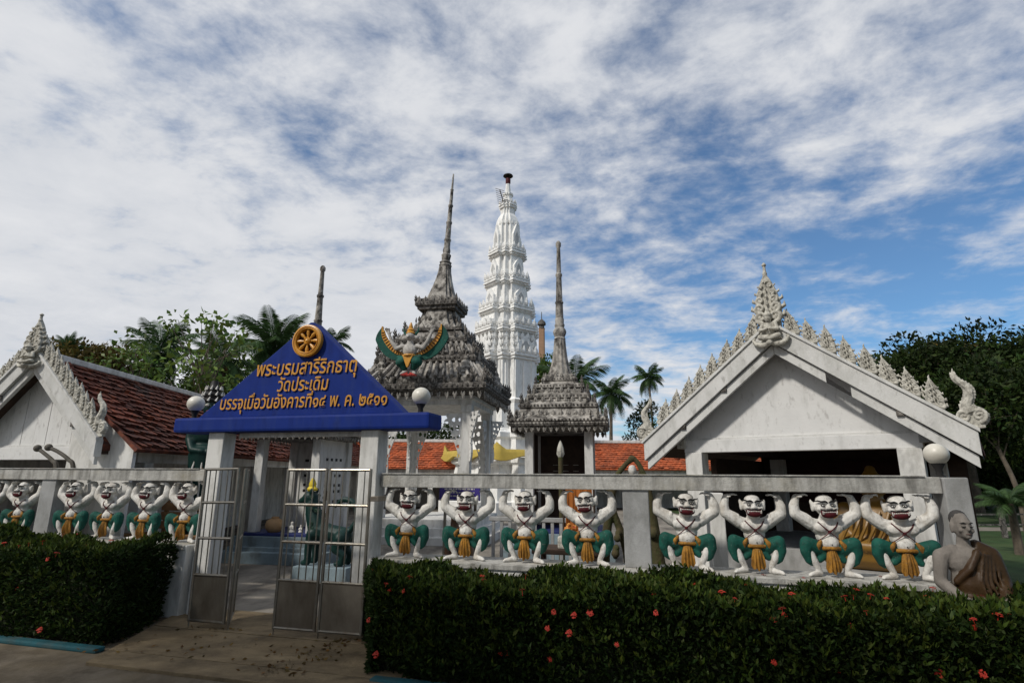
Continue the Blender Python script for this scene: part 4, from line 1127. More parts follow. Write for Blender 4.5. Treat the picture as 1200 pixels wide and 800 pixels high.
# ------------------------------------------------------------------ statues and yard furniture
GREY = mat('statue_grey', (0.42, 0.40, 0.37), .85, .15, 10, (.16, .15, .13), .3, (14, 14, 10), .2, 60, soft=.3)
ROBE = mat('brown_robe_paint', (0.045, 0.024, 0.008), .5, .25, 8, (.04, .02, .01), .35, (6, 6, 4), .2, 40, soft=.35)
# --- garuda on the shrine roof
gz = zat(441, 13.3); gp = PY(480, 440, 13.28)
t = thing('garuda_emblem', 'green and gold winged garuda figure spread on the shrine roof front', 'statue', (gp.x, gp.y, gz), SHR)
b = MB()
b.ell((0, -.05, .62), (.15, .11, .17)); b.ell((0, -.06, .42), (.11, .09, .14)); b.limb([(0, -.05, .76), (0, -.06, .86)], [.07, .06])
b.ell((0, -.08, .95), (.095, .10, .11)); b.limb([(0, -.16, .95), (0, -.22, .91)], [.035, .015])
for s in (-1, 1):
    b.limb([(s*.14, -.05, .72), (s*.27, -.07, .66), (s*.36, -.08, .82), (s*.43, -.08, 1.02)], [.06, .05, .042, .03])
    b.ell((s*.44, -.08, 1.06), (.04, .03, .05))
    for k in range(4): b.limb([(s*(.42+.02*k), -.08, 1.08), (s*(.43+.03*k), -.10, 1.16), (s*(.41+.035*k), -.13, 1.19)], [.014, .012, .008], 6)
    b.limb([(s*.40, -.09, 1.06), (s*.36, -.11, 1.10)], [.015, .01], 6)
    b.limb([(s*.06, -.04, .10), (s*.14, -.10, .03)], [.05, .03]); b.ell((s*.09, -.03, .13), (.06, .05, .07))
    b.ell((s*.12, -.06, .93), (.05, .04, .06)); 
gb = inst('body', organic('body', b, GREY, .014, 2), t, scale=(1.25, 1.2, 1.0))
w = MB()
for s in (-1, 1):
    w.limb([(s*.05, -.04, .42), (s*.15, -.07, .30), (s*.09, -.06, .16)], [.10, .115, .06]); w.limb([(s*.14, -.05, .36), (s*.2, -.06, .42)], [.09, .06])
inst('feathered_legs', organic('feathered_legs', w, GREEN, .014, 3), t, scale=(1.3, 1.25, 1.05))
ap = MB(); ap.prism([(-.10, .44), (.10, .44), (.015, .17), (-.015, .17)], -.155, -.10); ap.tube([(.11*math.cos(a), -.05-.11*math.sin(a), .45) for a in np.linspace(0, math.pi, 10)], .03, 8)
ap.build('gold_apron', SGOLD, t, bevel=.005).scale = (1.3, 1.35, 1.05)
for s in (-1, 1):
    def arc(f, off):                      # wing spine from shoulder to tip
        pts = catmull([(.10, .02, .52), (.34, .03, .56), (.58, .03, .74), (.74, .02, 1.0), (.76, 0, 1.26)], 8)
        return pts
    pts = arc(0, 0); n = len(pts)
    wm = MB(); gm = MB()
    for i, p in enumerate(pts):
        f = i/(n-1); d = (pts[min(i+1, n-1)] - pts[max(i-1, 0)]).normalized(); nrm = Vector((-d.z, 0, d.x))
        wd = .21*math.sin(min(1, f*1.6+.2)*math.pi*.5)*(1-max(0, f-.75)/.25*.92)
        for q in (p - nrm*.02, p - nrm*wd*1.0): wm.v.append((s*q.x, q.y-.02, q.z)); wm.v.append((s*q.x, q.y+.05, q.z))
        wi = .10*math.sin(f*math.pi)**.7 if f < .93 else .01
        for q in (p - nrm*.02, p + nrm*wi): gm.v.append((s*q.x, q.y-.045, q.z)); gm.v.append((s*q.x, q.y+.03, q.z))
    for m_ in (wm, gm):
        for i in range(n-1):
            a = i*4; c_ = a+4
            m_.f += [(a, a+2, c_+2, c_), (a+1, c_+1, c_+3, a+3), (a, c_, c_+1, a+1), (a+2, a+3, c_+3, c_+2)]
        m_.f += [(0, 1, 3, 2), ((n-1)*4, (n-1)*4+2, (n-1)*4+3, (n-1)*4+1)]
    wo = wm.build('wing', GREEN, t); gi = gm.build('gold_feathers', SGOLD, wo)
    for i in range(3, n-4, 2):
        p = pts[i]; d = (pts[i+1]-pts[i-1]).normalized(); nrm = Vector((-d.z, 0, d.x))
        q0, q1 = p - nrm*.01, p + nrm*.12*math.sin(i/(n-1)*math.pi)
        MB().tube([(s*q0.x, q0.y-.05, q0.z), (s*q1.x, q1.y-.05, q1.z)], [.012, .006], 5).build('feather_line', RED, wo)
MB().lathe([(.10, 1.02), (.115, 1.05), (.08, 1.09), (.09, 1.13), (.05, 1.17), (.055, 1.21), (.015, 1.32)], 12, (0, -.07)).build('crown', SGOLD, t, smooth=True)
for s in (-1, 1): MB().tube([(s*.09, -.05, 1.0), (s*.17, -.04, 1.08), (s*.2, -.04, 1.2)], [.04, .03, .005], 6).build('crown_flame', GREEN, t)
MB().tube([(-.1, -.13, .70), (0, -.17, .60), (.1, -.13, .70)], .016, 6).build('necklace', RED, t)
cl = MB()
for s in (-1, 1):
    for k in range(4): cl.limb([(s*(.05+.035*k), -.08, .05), (s*(.05+.04*k), -.15, .01)], [.022, .012], 6)
cl.box((0, -.06, .01), (.34, .16, .03)); cl.build('red_claws', mat('coral_red', (.55, .06, .05), .6), t)
# --- guardian giant behind the sign
yp = PY(240, 540, 9.0)
t = thing('giant_guardian', 'tall dark green giant guardian statue with patterned crown behind the sign', 'statue', (yp.x, yp.y, 0), R(24))
t.scale = (.95, .95, .965)
DG = mat('dark_green_paint', (.004, .026, .022), .5, .2)
b = MB()
b.lathe([(.30, .35), (.27, .6), (.20, 1.3), (.24, 1.75), (.26, 1.95), (.20, 2.1)], 16)
b.ell((0, 0, 2.30), (.26, .17, .26)); b.limb([(0, 0, 2.45), (0, -.02, 2.6)], [.09, .08]); b.ell((0, -.04, 2.72), (.135, .14, .16))
for s in (-1, 1): b.limb([(s*.22, 0, 2.42), (s*.27, -.02, 2.2), (s*.2, -.16, 2.02), (s*.04, -.24, 2.0)], [.08, .065, .055, .045]); b.limb([(s*.12, 0, .5), (s*.14, -.06, .38)], [.12, .09])
inst('body', organic('body', b, DG, .022, 3), t)
MB().bb(-.4, .4, -.35, .35, 0, .349).build('pedestal', WHITE, t, bevel=.02)
for x in (-.13, -.02, .10, .19):
    MB().tube(catmull([(x*1.0, -.235+abs(x)*.35, 1.85), (x*1.25, -.25+abs(x)*.35, 1.65), (x*.95, -.21+abs(x)*.35, 1.4), (x*1.2, -.27+abs(x)*.35, .9)], 5), .014, 6).build('white_trim', FIG, t)
MB().prism([(-.05, 1.62), (0, 1.54), (.05, 1.62), (0, 1.74)], -.29, -.2).build('gold_buckle', SGOLD, t, bevel=.01)
cr = MB().lathe([(.16, 2.80), (.18, 2.84), (.14, 2.88), (.16, 2.94), (.11, 2.99), (.12, 3.04), (.07, 3.09), (.05, 3.18)], 16).build('crown', BLACK, t, smooth=True)
for k in range(10):
    a = 2*math.pi*k/10
    for z, r in ((2.82, .19), (2.92, .165), (3.02, .125)): MB().tube([(r*math.cos(a), r*math.sin(a), z), (r*.98*math.cos(a+.15), r*.98*math.sin(a+.15), z+.07)], [.022, .006], 6).build('crown_petal', FIG, cr)
for s in (-1, 1): MB().ell((s*.06, -.165, 2.75), (.03, .02, .022), 10, 6).build('eye', FIG, t)
MB().ell((0, -.165, 2.65), (.07, .025, .03), 12, 6).build('mouth', RED, t)
# --- dark green lion beside the small shrine steps
lp = PZ(372, 661, .22)
t = thing('lion_statue', 'dark green standing lion statue with yellow crown seen through the gate', 'statue', (lp.x, lp.y, 0), R(175))
MB().bb(-.28, .62, -.24, .24, 0, .22).build('pedestal', mat('blue_grey_step_paint', (.2, .26, .29)), t, bevel=.015)
t.rotation_euler = (0, 0, R(-12))
b = MB()   # faces -x
b.limb([(-.02, 0, .72), (.2, 0, .68), (.42, 0, .66)], [.17, .14, .13])
b.limb([(-.05, 0, .78), (-.14, 0, .98), (-.18, 0, 1.15)], [.16, .13, .11]); b.ell((-.22, 0, 1.22), (.13, .11, .12)); b.limb([(-.30, 0, 1.20), (-.37, 0, 1.17)], [.075, .055])
for s in (-1, 1):
    b.limb([(-.08, s*.10, .68), (-.12, s*.11, .46), (-.11, s*.11, .30)], [.09, .06, .055]); b.limb([(-.11, s*.11, .27), (-.19, s*.11, .255)], [.05, .04])
    b.limb([(.42, s*.10, .62), (.36, s*.12, .48), (.49, s*.12, .38), (.46, s*.12, .27)], [.12, .08, .05, .05]); b.limb([(.46, s*.12, .262), (.38, s*.12, .255)], [.045, .04])
    b.ell((-.16, s*.09, 1.33), (.03, .02, .05))
b.tube(catmull([(.5, 0, .72), (.62, 0, .9), (.56, 0, 1.14), (.36, 0, 1.2), (.22, 0, 1.08)], 6), [.05, .05, .05, .045, .02], 8)
inst('body', organic('body', b, DG, .016, 2), t)
mn = MB()
for k in range(22):
    a = random.uniform(-2.4, 2.4); z = random.uniform(.75, 1.25); r = .15
    p = Vector((-.10 + .05*random.random(), r*math.sin(a), z)); spiral(mn, p.x+.1*math.cos(a), z, .035, random.uniform(0, 6), 1.2, .014, p.y, 10)
mn.build('mane', mat('green_black_mane', (.02, .05, .03), .6, .3, 8, (.1, .12, .07), .3, (14, 14, 14)), t, smooth=True)
MB().lathe([(.07, 1.33), (.085, 1.36), (.055, 1.40), (.06, 1.44), (.02, 1.53)], 12, (-.2, 0)).build('crown', mat('yellow_paint', (.6, .45, .03), .5), t, smooth=True)
# --- round tan jar and white figurines on the slab of the small shrine
j = PY(327, 628, 10.95)
o = MB().lathe([(.10, 0), (.15, .05), (.17, .13), (.15, .20), (.09, .245), (.06, .25), (.07, .275), (.03, .285)], 24).build('jar', mat('tan_clay', (.42, .26, .13), .7, .2, 6), None, smooth=True)
o.location = (-4.55, 11.2, .513); tag(o, 'round tan clay jar on the blue slab of the small shrine', 'jar')
def small_fig(x, y, z, h, lab):
    b = MB(); b.lathe([(.30, 0), (.26, .12), (.16, .2), (.2, .45), (.1, .62)], 12); b.ell((0, 0, .75), (.13, .13, .16)); b.limb([(.18, -.05, .5), (.26, -.12, .3)], [.07, .05]); b.limb([(-.18, -.05, .5), (-.26, -.12, .3)], [.07, .05])
    me = organic('figurine', b, FIG, .04, 2); o = inst('figurine', me, None, (x, y, z), (0, 0, random.uniform(-1, 1)), (h, h, h)); tag(o, lab, 'figurine')
small_fig(-4.18, 11.12, .513, .22, 'taller white figurine on the blue slab beside the clay jar')
small_fig(-4.02, 11.15, .513, .15, 'shorter white figurine on the blue slab beside the clay jar')
# --- seated monk statue at the wall end
mp = PY(1138, 690, 4.62)
t = thing('monk_statue', 'weathered seated monk statue in brown robe leaning at the wall end', 'statue', (mp.x, mp.y, .55), R(-10))
t.scale = (.82, .88, .96)
SKIN = mat('weathered_statue_skin', (.19, .17, .15), .85, .15, 10, (.13, .115, .10), .35, (9, 9, 7), .3, 50, soft=.3)
b = MB()
b.ell((0, -.03, .70), (.072, .088, .105)); b.ell((0, -.075, .645), (.048, .045, .042)); b.ell((0, .0, .745), (.074, .082, .075)); b.limb([(0, -.105, .715), (0, -.128, .682)], [.011, .016]); b.ell((0, -.105, .735), (.055, .014, .012))
b.ell((0, -.108, .645), (.028, .012, .009)); b.ell((0, -.104, .622), (.028, .016, .014))
for s in (-1, 1):
    b.ell((s*.078, 0, .69), (.012, .026, .05)); b.ell((s*.033, -.106, .708), (.020, .009, .009)); b.ell((s*.045, -.088, .672), (.024, .02, .02))
    b.limb([(s*.10, 0, .50), (s*.215, .0, .455), (s*.26, -.02, .27), (s*.16, -.20, .145), (s*.02, -.27, .14)], [.06, .066, .052, .042, .035])
    b.limb([(s*.10, -.02, .08), (s*.32, -.18, .09), (s*.05, -.30, .06)], [.095, .08, .05])
b.limb([(0, -.005, .60), (0, 0, .50)], [.052, .062]); b.ell((0, 0, .43), (.19, .115, .13)); b.ell((0, -.01, .27), (.155, .115, .17)); b.ell((0, 0, .10), (.2, .16, .10))
for k in range(4): b.limb([(.03-.02*k, -.28, .15), (-.05-.02*k, -.31, .145+.006*k)], [.012, .009], 6)
inst('body', organic('body', b, SKIN, .0095, 2), t)
hc = MB(); hc.ell((0, .014, .757), (.0745, .080, .0735)); hr = hc.build('hair', mat('dark_hair_paint', (.045, .042, .04), .8, .2), t, smooth=True)
for s in (-1, 1): MB().tube([(s*.015, -.116, .728), (s*.035, -.118, .735), (s*.058, -.10, .728)], [.003, .005, .002], 6).build('eyebrow', BLACK, t)
for s in (-1, 1): MB().tube([(s*.017, -.1165, .706), (s*.034, -.1185, .701), (s*.052, -.108, .705)], [.0025, .004, .002], 6).build('eyelid', BLACK, t)
MB().tube([(-.026, -.114, .647), (0, -.122, .644), (.026, -.114, .647)], [.002, .005, .002], 6).build('lips', mat('dark_lip', (.08, .04, .035), .7), t)
r_ = MB()   # robe over viewer-right shoulder
r_.ell((.03, .005, .40), (.185, .128, .15)); r_.ell((.02, -.005, .26), (.175, .135, .19)); r_.limb([(.10, .0, .53), (.22, .0, .47), (.27, -.02, .27), (.18, -.18, .16)], [.07, .078, .068, .058])
r_.limb([(.05, -.09, .5), (-.05, -.125, .38), (-.14, -.06, .28)], [.035, .03, .03])
for s in (-1, 1): r_.limb([(s*.10, -.02, .085), (s*.33, -.18, .095), (s*.08, -.29, .07)], [.105, .092, .055])
r_.ell((0, 0, .11), (.22, .18, .11)); r_.limb([(.24, .05, .42), (.30, .06, .2), (.31, .0, .06)], [.06, .05, .04])
for k in range(5): r_.limb([(.10+.03*k, -.10+.012*k, .50-.01*k), (.02+.045*k, -.14+.01*k, .30), (.05+.05*k, -.16, .12)], [.012, .014, .012], 6)
inst('robe', organic('robe', r_, ROBE, .0105, 2), t)
o = MB().lathe([(.33, 0), (.36, .03), (.34, .54), (.30, .578)], 20).build('pedestal', PILLAR, t); o.location = (0, -.05, -.578)
# --- gold reclining buddha inside the pavilion (seen between figures)
bp = Vector((pv.x, pv.y, 0)); BU = Vector((math.cos(pth), math.sin(pth), 0)); BN = Vector((-math.sin(pth), math.cos(pth), 0))
loc = bp + BU*.75 + BN*1.15
t = thing('golden_statue', 'large seated golden statue with folded robe inside the dark pavilion', 'statue', (loc.x, loc.y, .0), pth)
b = MB(); b.ell((0, 0, .95), (.42, .28, .36)); b.limb([(-.5, -.1, .62), (.5, -.1, .62)], [.22, .22]); b.ell((0, 0, .72), (.40, .3, .3)); b.limb([(0, 0, 1.25), (0, 0, 1.36)], [.12, .11]); b.ell((0, -.02, 1.50), (.15, .16, .19)); b.ell((0, 0, 1.68), (.07, .07, .08))
for s in (-1, 1): b.limb([(s*.36, 0, 1.15), (s*.47, -.05, .9), (s*.30, -.26, .72), (s*.02, -.32, .72)], [.12, .1, .09, .07]); b.ell((s*.15, 0, 1.48), (.03, .04, .1))
inst('body', organic('body', b, mat('statue_gold', (.22, .115, .018), .45, .15, 5, (.2, .1, .01), .25, (5, 5, 5), spec=.6, soft=.4), .03, 3), t)
for k in range(7):
    x = .38-.10*k
    MB().tube(catmull([(x, -.20-.05*(1-abs(x)), 1.16), (x-.06, -.29-.05*(1-abs(x)), .98), (x-.14, -.33, .82), (x-.2, -.33, .66)], 4), .02, 6).build('robe_fold', mat('statue_gold', (.42, .23, .03)), t, smooth=True)
MB().bb(-.8, .8, -.42, .42, 0, .419).build('pedestal', PILLAR, t, bevel=.02)
# --- purple notice behind the wall
q = W(-.93, .95)
t = thing('notice_board', 'small purple notice board with white lines behind the first two wall figures', 'sign', (q.x, q.y, 0), AL)
MB().bb(-.27, .27, -.012, .012, 1.28, 1.52).build('board', mat('purple_board', (.05, .035, .22), .5, .1), t, bevel=.004)
for x in (-.2, .2): MB().bb(x-.015, x+.015, .013, .04, 0, 1.50).build('leg', STEEL, t)
MB().bb(-.262, .262, -.0145, -.0125, 1.505, 1.512).build('border', FIG, t); MB().bb(-.262, .262, -.0145, -.0125, 1.288, 1.295).build('border', FIG, t)
for k, (a_, b_) in enumerate(((-.14, .14), (-.2, .2), (-.18, .2), (-.12, .12))):
    x = a_
    while x < b_:
        wd = random.uniform(.02, .05); MB().bb(x, min(b_, x+wd), -.0145, -.0125, 1.455-k*.042, 1.472-k*.042).build('writing', FIG, t); x += wd+.012
# --- mossy driftwood arch
MOSS = mat('mossy_wood', (.07, .055, .028), .95, .3, 8, (.05, .06, .02), .4, (9, 9, 5), .6, 30, soft=.3)
q = PY(741, 541, 6.9)
t = thing('driftwood_arch', 'dark mossy driftwood arch rising above the rail by the flat grey pillar', 'driftwood', (q.x, q.y, 0), AL)
b = MB()
b.tube(catmull([(-.42, 0, 0), (-.36, .05, .8), (-.22, 0, 1.5), (-.09, 0, 1.72), (.02, 0, 1.80)], 6), [.09, .06, .036, .032, .03], 10)
b.tube(catmull([(.30, .1, 0), (.22, .05, .9), (.17, 0, 1.45), (.08, 0, 1.72), (.0, 0, 1.82)], 6), [.10, .07, .038, .032, .026], 10)
b.tube(catmull([(-.2, .1, 0), (-.1, .12, .6), (-.26, .05, 1.2)], 6), [.08, .06, .04], 8); b.ell((0, 0, 1.8), (.05, .04, .04))
for k in range(14):
    z_ = random.uniform(.3, 1.7); q_ = random.choice((-1, 1)); x_ = q_*(.36-.17*z_) ; b.ell((x_, random.uniform(-.03, .03), z_), random.uniform(.03, .06), 8, 6)
b.limb([(-.26, 0, 1.35), (-.36, .02, 1.5)], [.03, .012], 6); b.limb([(.17, 0, 1.4), (.28, -.03, 1.56)], [.028, .01], 6)
inst('trunk', organic('trunk', b, MOSS, .013, 1), t)
q2 = PY(741, 552, 6.75)
o = MB().lathe([(.02, 1.2), (.02, 1.60), (.035, 1.61), (.05, 1.66), (.035, 1.71), (.005, 1.72)], 12); o.lathe([(.06, 0), (.05, .03), (.02, .05), (.02, 1.2)], 12)
o = o.build('short_post', FIG, None, smooth=True); o.location = (q2.x, q2.y, 0); tag(o, 'thin pole with small white ball under the driftwood arch', 'pole')
# --- lotus bud post in front of the dark niche
q = PY(657, 540, 9.2)
t = thing('lotus_bud_post', 'pale lotus bud finial on dark post before the niche of the small shrine', 'finial', (q.x, q.y, 0))
z0 = zat(535, 9.2); z1 = zat(517, 9.2)
MB().lathe([(.06, 0), (.05, .2), (.035, 1.0), (.04, z0)], 12).build('stem', MOSS, t, smooth=True)
MB().lathe([(.04, z0), (.065, z0+.05), (.055, z0+.13), (.03, z1-.03), (.005, z1+.02)], [(math.cos(a)*(1-.1*(k % 2)), math.sin(a)*(1-.1*(k % 2))) for k, a in enumerate(np.linspace(0, 2*math.pi, 17)[:-1])]).build('bud', CAST, t, smooth=True)
# --- brown urn and trunk behind wall figures 1/2, orange robe, stool, boxes
def simple(name, cat, label, mb, m, loc, rz=0.0, smooth=True, bevel=0):
    o = mb.build(name, m, None, smooth=smooth, bevel=bevel); o.location = loc; o.rotation_euler = (0, 0, rz); tag(o, label, cat); return o
q = W(-.80, .62)
simple('clay_urn', 'urn', 'tall dark brown glazed urn behind the first two figures right of the gate', MB().lathe([(.10, .0), (.16, .1), (.19, .5), (.17, .8), (.11, 1.0), (.10, 1.12), (.14, 1.18), (.13, 1.22)], 20), mat('brown_glaze', (.11, .05, .018), .35, .4, 6, (.03, .015, .008), .4, (6, 6, 4), spec=.6), (q.x, q.y, 0))
q = W(.42, 1.1)
t = thing('offering_table', 'low offering table with orange cloth and flowers behind the third wall figure', 'table', (q.x, q.y, 0), AL)
MB().bb(-.4, .4, -.25, .25, .70, .76).build('table_top', WOOD, t, bevel=.01)
for x in (-.35, .35):
    for y in (-.2, .2): MB().bb(x-.03, x+.03, y-.03, y+.03, 0, .699).build('leg', WOOD, t)
MB().bb(-.1, .28, -.2, .1, .761, .90).build('flower_tray', CAST, t, bevel=.02)
dr = MB(); 
for j in range(2):
    for i in range(15):
        u = i/14; dr.v.append((-.05+.32*u, .14-.02*math.cos(u*22)*(.3+j), 1.52-.62*j))
dr.f = [(i, i+1, i+16, i+15) for i in range(14)]
do = dr.build('orange_cloth', mat('orange_robe_cloth', (.34, .11, .02), .8, .2, 5), t); do.modifiers.new('s', 'SOLIDIFY').thickness = .015
MB().tube([(-.08, .14, .76), (-.08, .14, 1.54), (.30, .14, 1.54), (.30, .14, .76)], .014, 6).build('cloth_frame', WOOD, t)
fl = MB()
for k in range(26): fl.ell((random.uniform(-.08, .26), random.uniform(-.18, .08), .90+random.uniform(0, .12)), random.uniform(.015, .03), 6, 5)
fl.build('flowers', mat('mixed_flowers', (.55, .25, .05), .7, .5, 18, (.45, .05, .03), .4, (25, 25, 25)), t, kind='stuff')
q = W(2.10, .75)
simple('concrete_post', 'post', 'slim white concrete post standing behind the figures past the flat grey pillar', MB().bb(-.075, .075, -.075, .075, 0, 1.42), WHITE, (q.x, q.y, 0), AL, False, .01)
q = W(-.1, 1.6)
t = thing('steel_bench', 'grey steel bench with slatted back behind the second and third wall figures', 'bench', (q.x, q.y, 0), AL)
MB().bb(-.7, .7, -.2, .2, .42, .46).build('seat', PILLAR, t, bevel=.01)
for k in range(12): MB().bb(-.66+k*.118, -.62+k*.118, .19, .22, .47, .98).build('back_slat', PILLAR, t)
MB().bb(-.7, .7, .18, .23, .981, 1.04).build('back_rail', PILLAR, t, bevel=.01)
for x in (-.62, .62): MB().bb(x-.03, x+.03, -.18, .18, 0, .419).build('leg', PILLAR, t)
# --- wooden benches behind the left wall and curved rods under the left gable
for k, (s, lab) in enumerate(((-5.15, 'brown plank bench behind the left wall nearer the gate post'), (-6.5, 'brown plank bench behind the left wall under the white gable'))):
    q = W(s, .85 + .1*k); t = thing('plank_bench', lab, 'bench', (q.x, q.y, 0), AL)
    for j in range(3): MB().bb(-.55, .55, -.2+.14*j, -.08+.14*j, .70, .74).build('plank', BROWN, t, bevel=.006)
    for j in range(3): MB().bb(-.55, .55, .24, .27, .80+.13*j, .91+.13*j).build('plank', BROWN, t, bevel=.006)
    for x in (-.5, .5): MB().bb(x-.04, x+.04, -.18, .3, 0, .699).build('leg', BROWN, t); MB().bb(x-.03, x+.03, .272, .31, .70, 1.2).build('back_post', BROWN, t)
def curved(label, pix, Y, group):
    P3 = [PY(x, y, Y) for x, y in pix]
    base = Vector((P3[-1].x, P3[-1].y, 0)); mb = MB()
    pts = [p - base for p in P3] + [Vector((.12, 0, P3[-1].z*.55)), Vector((.16, 0, 0))]
    mb.tube(catmull(pts, 5), [.026, .026, .028, .03, .035, .035], 8); mb.ell(pts[0], .05, 10, 8)
    o = mb.build('curved_rail', mat('pale_curved_rail', (.10, .09, .075), .7, .3, 8), None, smooth=True); o.location = base; tag(o, label, 'handrail', group)
curved('curved pale handrail with knob end, under the gable further from its right post', [(44, 525), (52, 531), (62, 540), (66, 550)], 7.95, 'curved handrails under the left gable')
curved('curved pale handrail with knob end, under the gable next to its right post', [(57, 524), (68, 529), (80, 538), (86, 550)], 7.95, 'curved handrails under the left gable')
curved('curved pale handrail between the white gable and the dark tiled roof', [(114, 524), (122, 528), (131, 538), (135, 550)], 8.05, 'curved handrails under the left gable')
# ------------------------------------------------------------------ vegetation
def leaf_mesh(name, pts, dirs, L, Wd, m, tone=(.55, 1.45), fold=.25, rng=None, tones=None):
    rng = rng or np.random.default_rng(1)
    n = len(pts); d = dirs / (np.linalg.norm(dirs, axis=1, keepdims=True) + 1e-9)
    ref = rng.normal(size=(n, 3)); side = np.cross(d, ref); side /= (np.linalg.norm(side, axis=1, keepdims=True) + 1e-9)
    nr = np.cross(side, d)
    ln = (L * rng.uniform(.65, 1.3, n))[:, None]; wd = (Wd * rng.uniform(.7, 1.25, n))[:, None]
    v = np.empty((n, 4, 3))
    v[:, 0] = pts; v[:, 1] = pts + d*ln*.5 + side*wd*.5 + nr*wd*fold; v[:, 2] = pts + d*ln - nr*wd*.1; v[:, 3] = pts + d*ln*.5 - side*wd*.5 + nr*wd*fold
    me = bpy.data.meshes.new(name)
    me.vertices.add(n*4); me.vertices.foreach_set('co', v.ravel())
    me.loops.add(n*4); me.loops.foreach_set('vertex_index', np.arange(n*4, dtype=np.int32))
    me.polygons.add(n); me.polygons.foreach_set('loop_start', np.arange(0, n*4, 4, dtype=np.int32)); me.polygons.foreach_set('loop_total', np.full(n, 4, dtype=np.int32))
    me.update(calc_edges=True)
    at = me.color_attributes.new('tone', 'FLOAT_COLOR', 'POINT')
    t = rng.uniform(tone[0], tone[1], n) if tones is None else tones*rng.uniform(.8, 1.2, n)
    yl = rng.uniform(.85, 1.25, n)
    c = np.ones((n, 4, 4)); c[:, :, 0] = (t*yl)[:, None]; c[:, :, 1] = t[:, None]; c[:, :, 2] = (t*rng.uniform(.6, 1.1, n))[:, None]
    at.data.foreach_set('color', c.ravel())
    me.materials.append(m)
    return me
# --- ixora hedges
def flower_mesh(seed):
    rnd = random.Random(seed); mb = MB()
    for k in range(26):
        a = rnd.uniform(0, 6.28); r = .045*math.sqrt(rnd.random()); p = Vector((r*math.cos(a), r*math.sin(a), .035-r*r*9+rnd.uniform(-.006, .006)))
        b0 = rnd.uniform(0, 1.57)
        for j in range(4):
            q = b0+j*1.571; d = Vector((math.cos(q), math.sin(q), .25))*.0135; s = Vector((-math.sin(q), math.cos(q), 0))*.006
            o = len(mb.v); mb.v += [tuple(p), tuple(p+d*.6+s), tuple(p+d), tuple(p+d*.6-s)]; mb.f.append((o, o+1, o+2, o+3))
    mb.tube([(0, 0, -.05), (0, 0, .02)], [.004, .004], 5)
    me = bpy.data.meshes.new('flower_cluster'); me.from_pydata(mb.v, [], mb.f); me.materials.append(FLOW)
    return me
FLW = [flower_mesh(k) for k in range(3)]
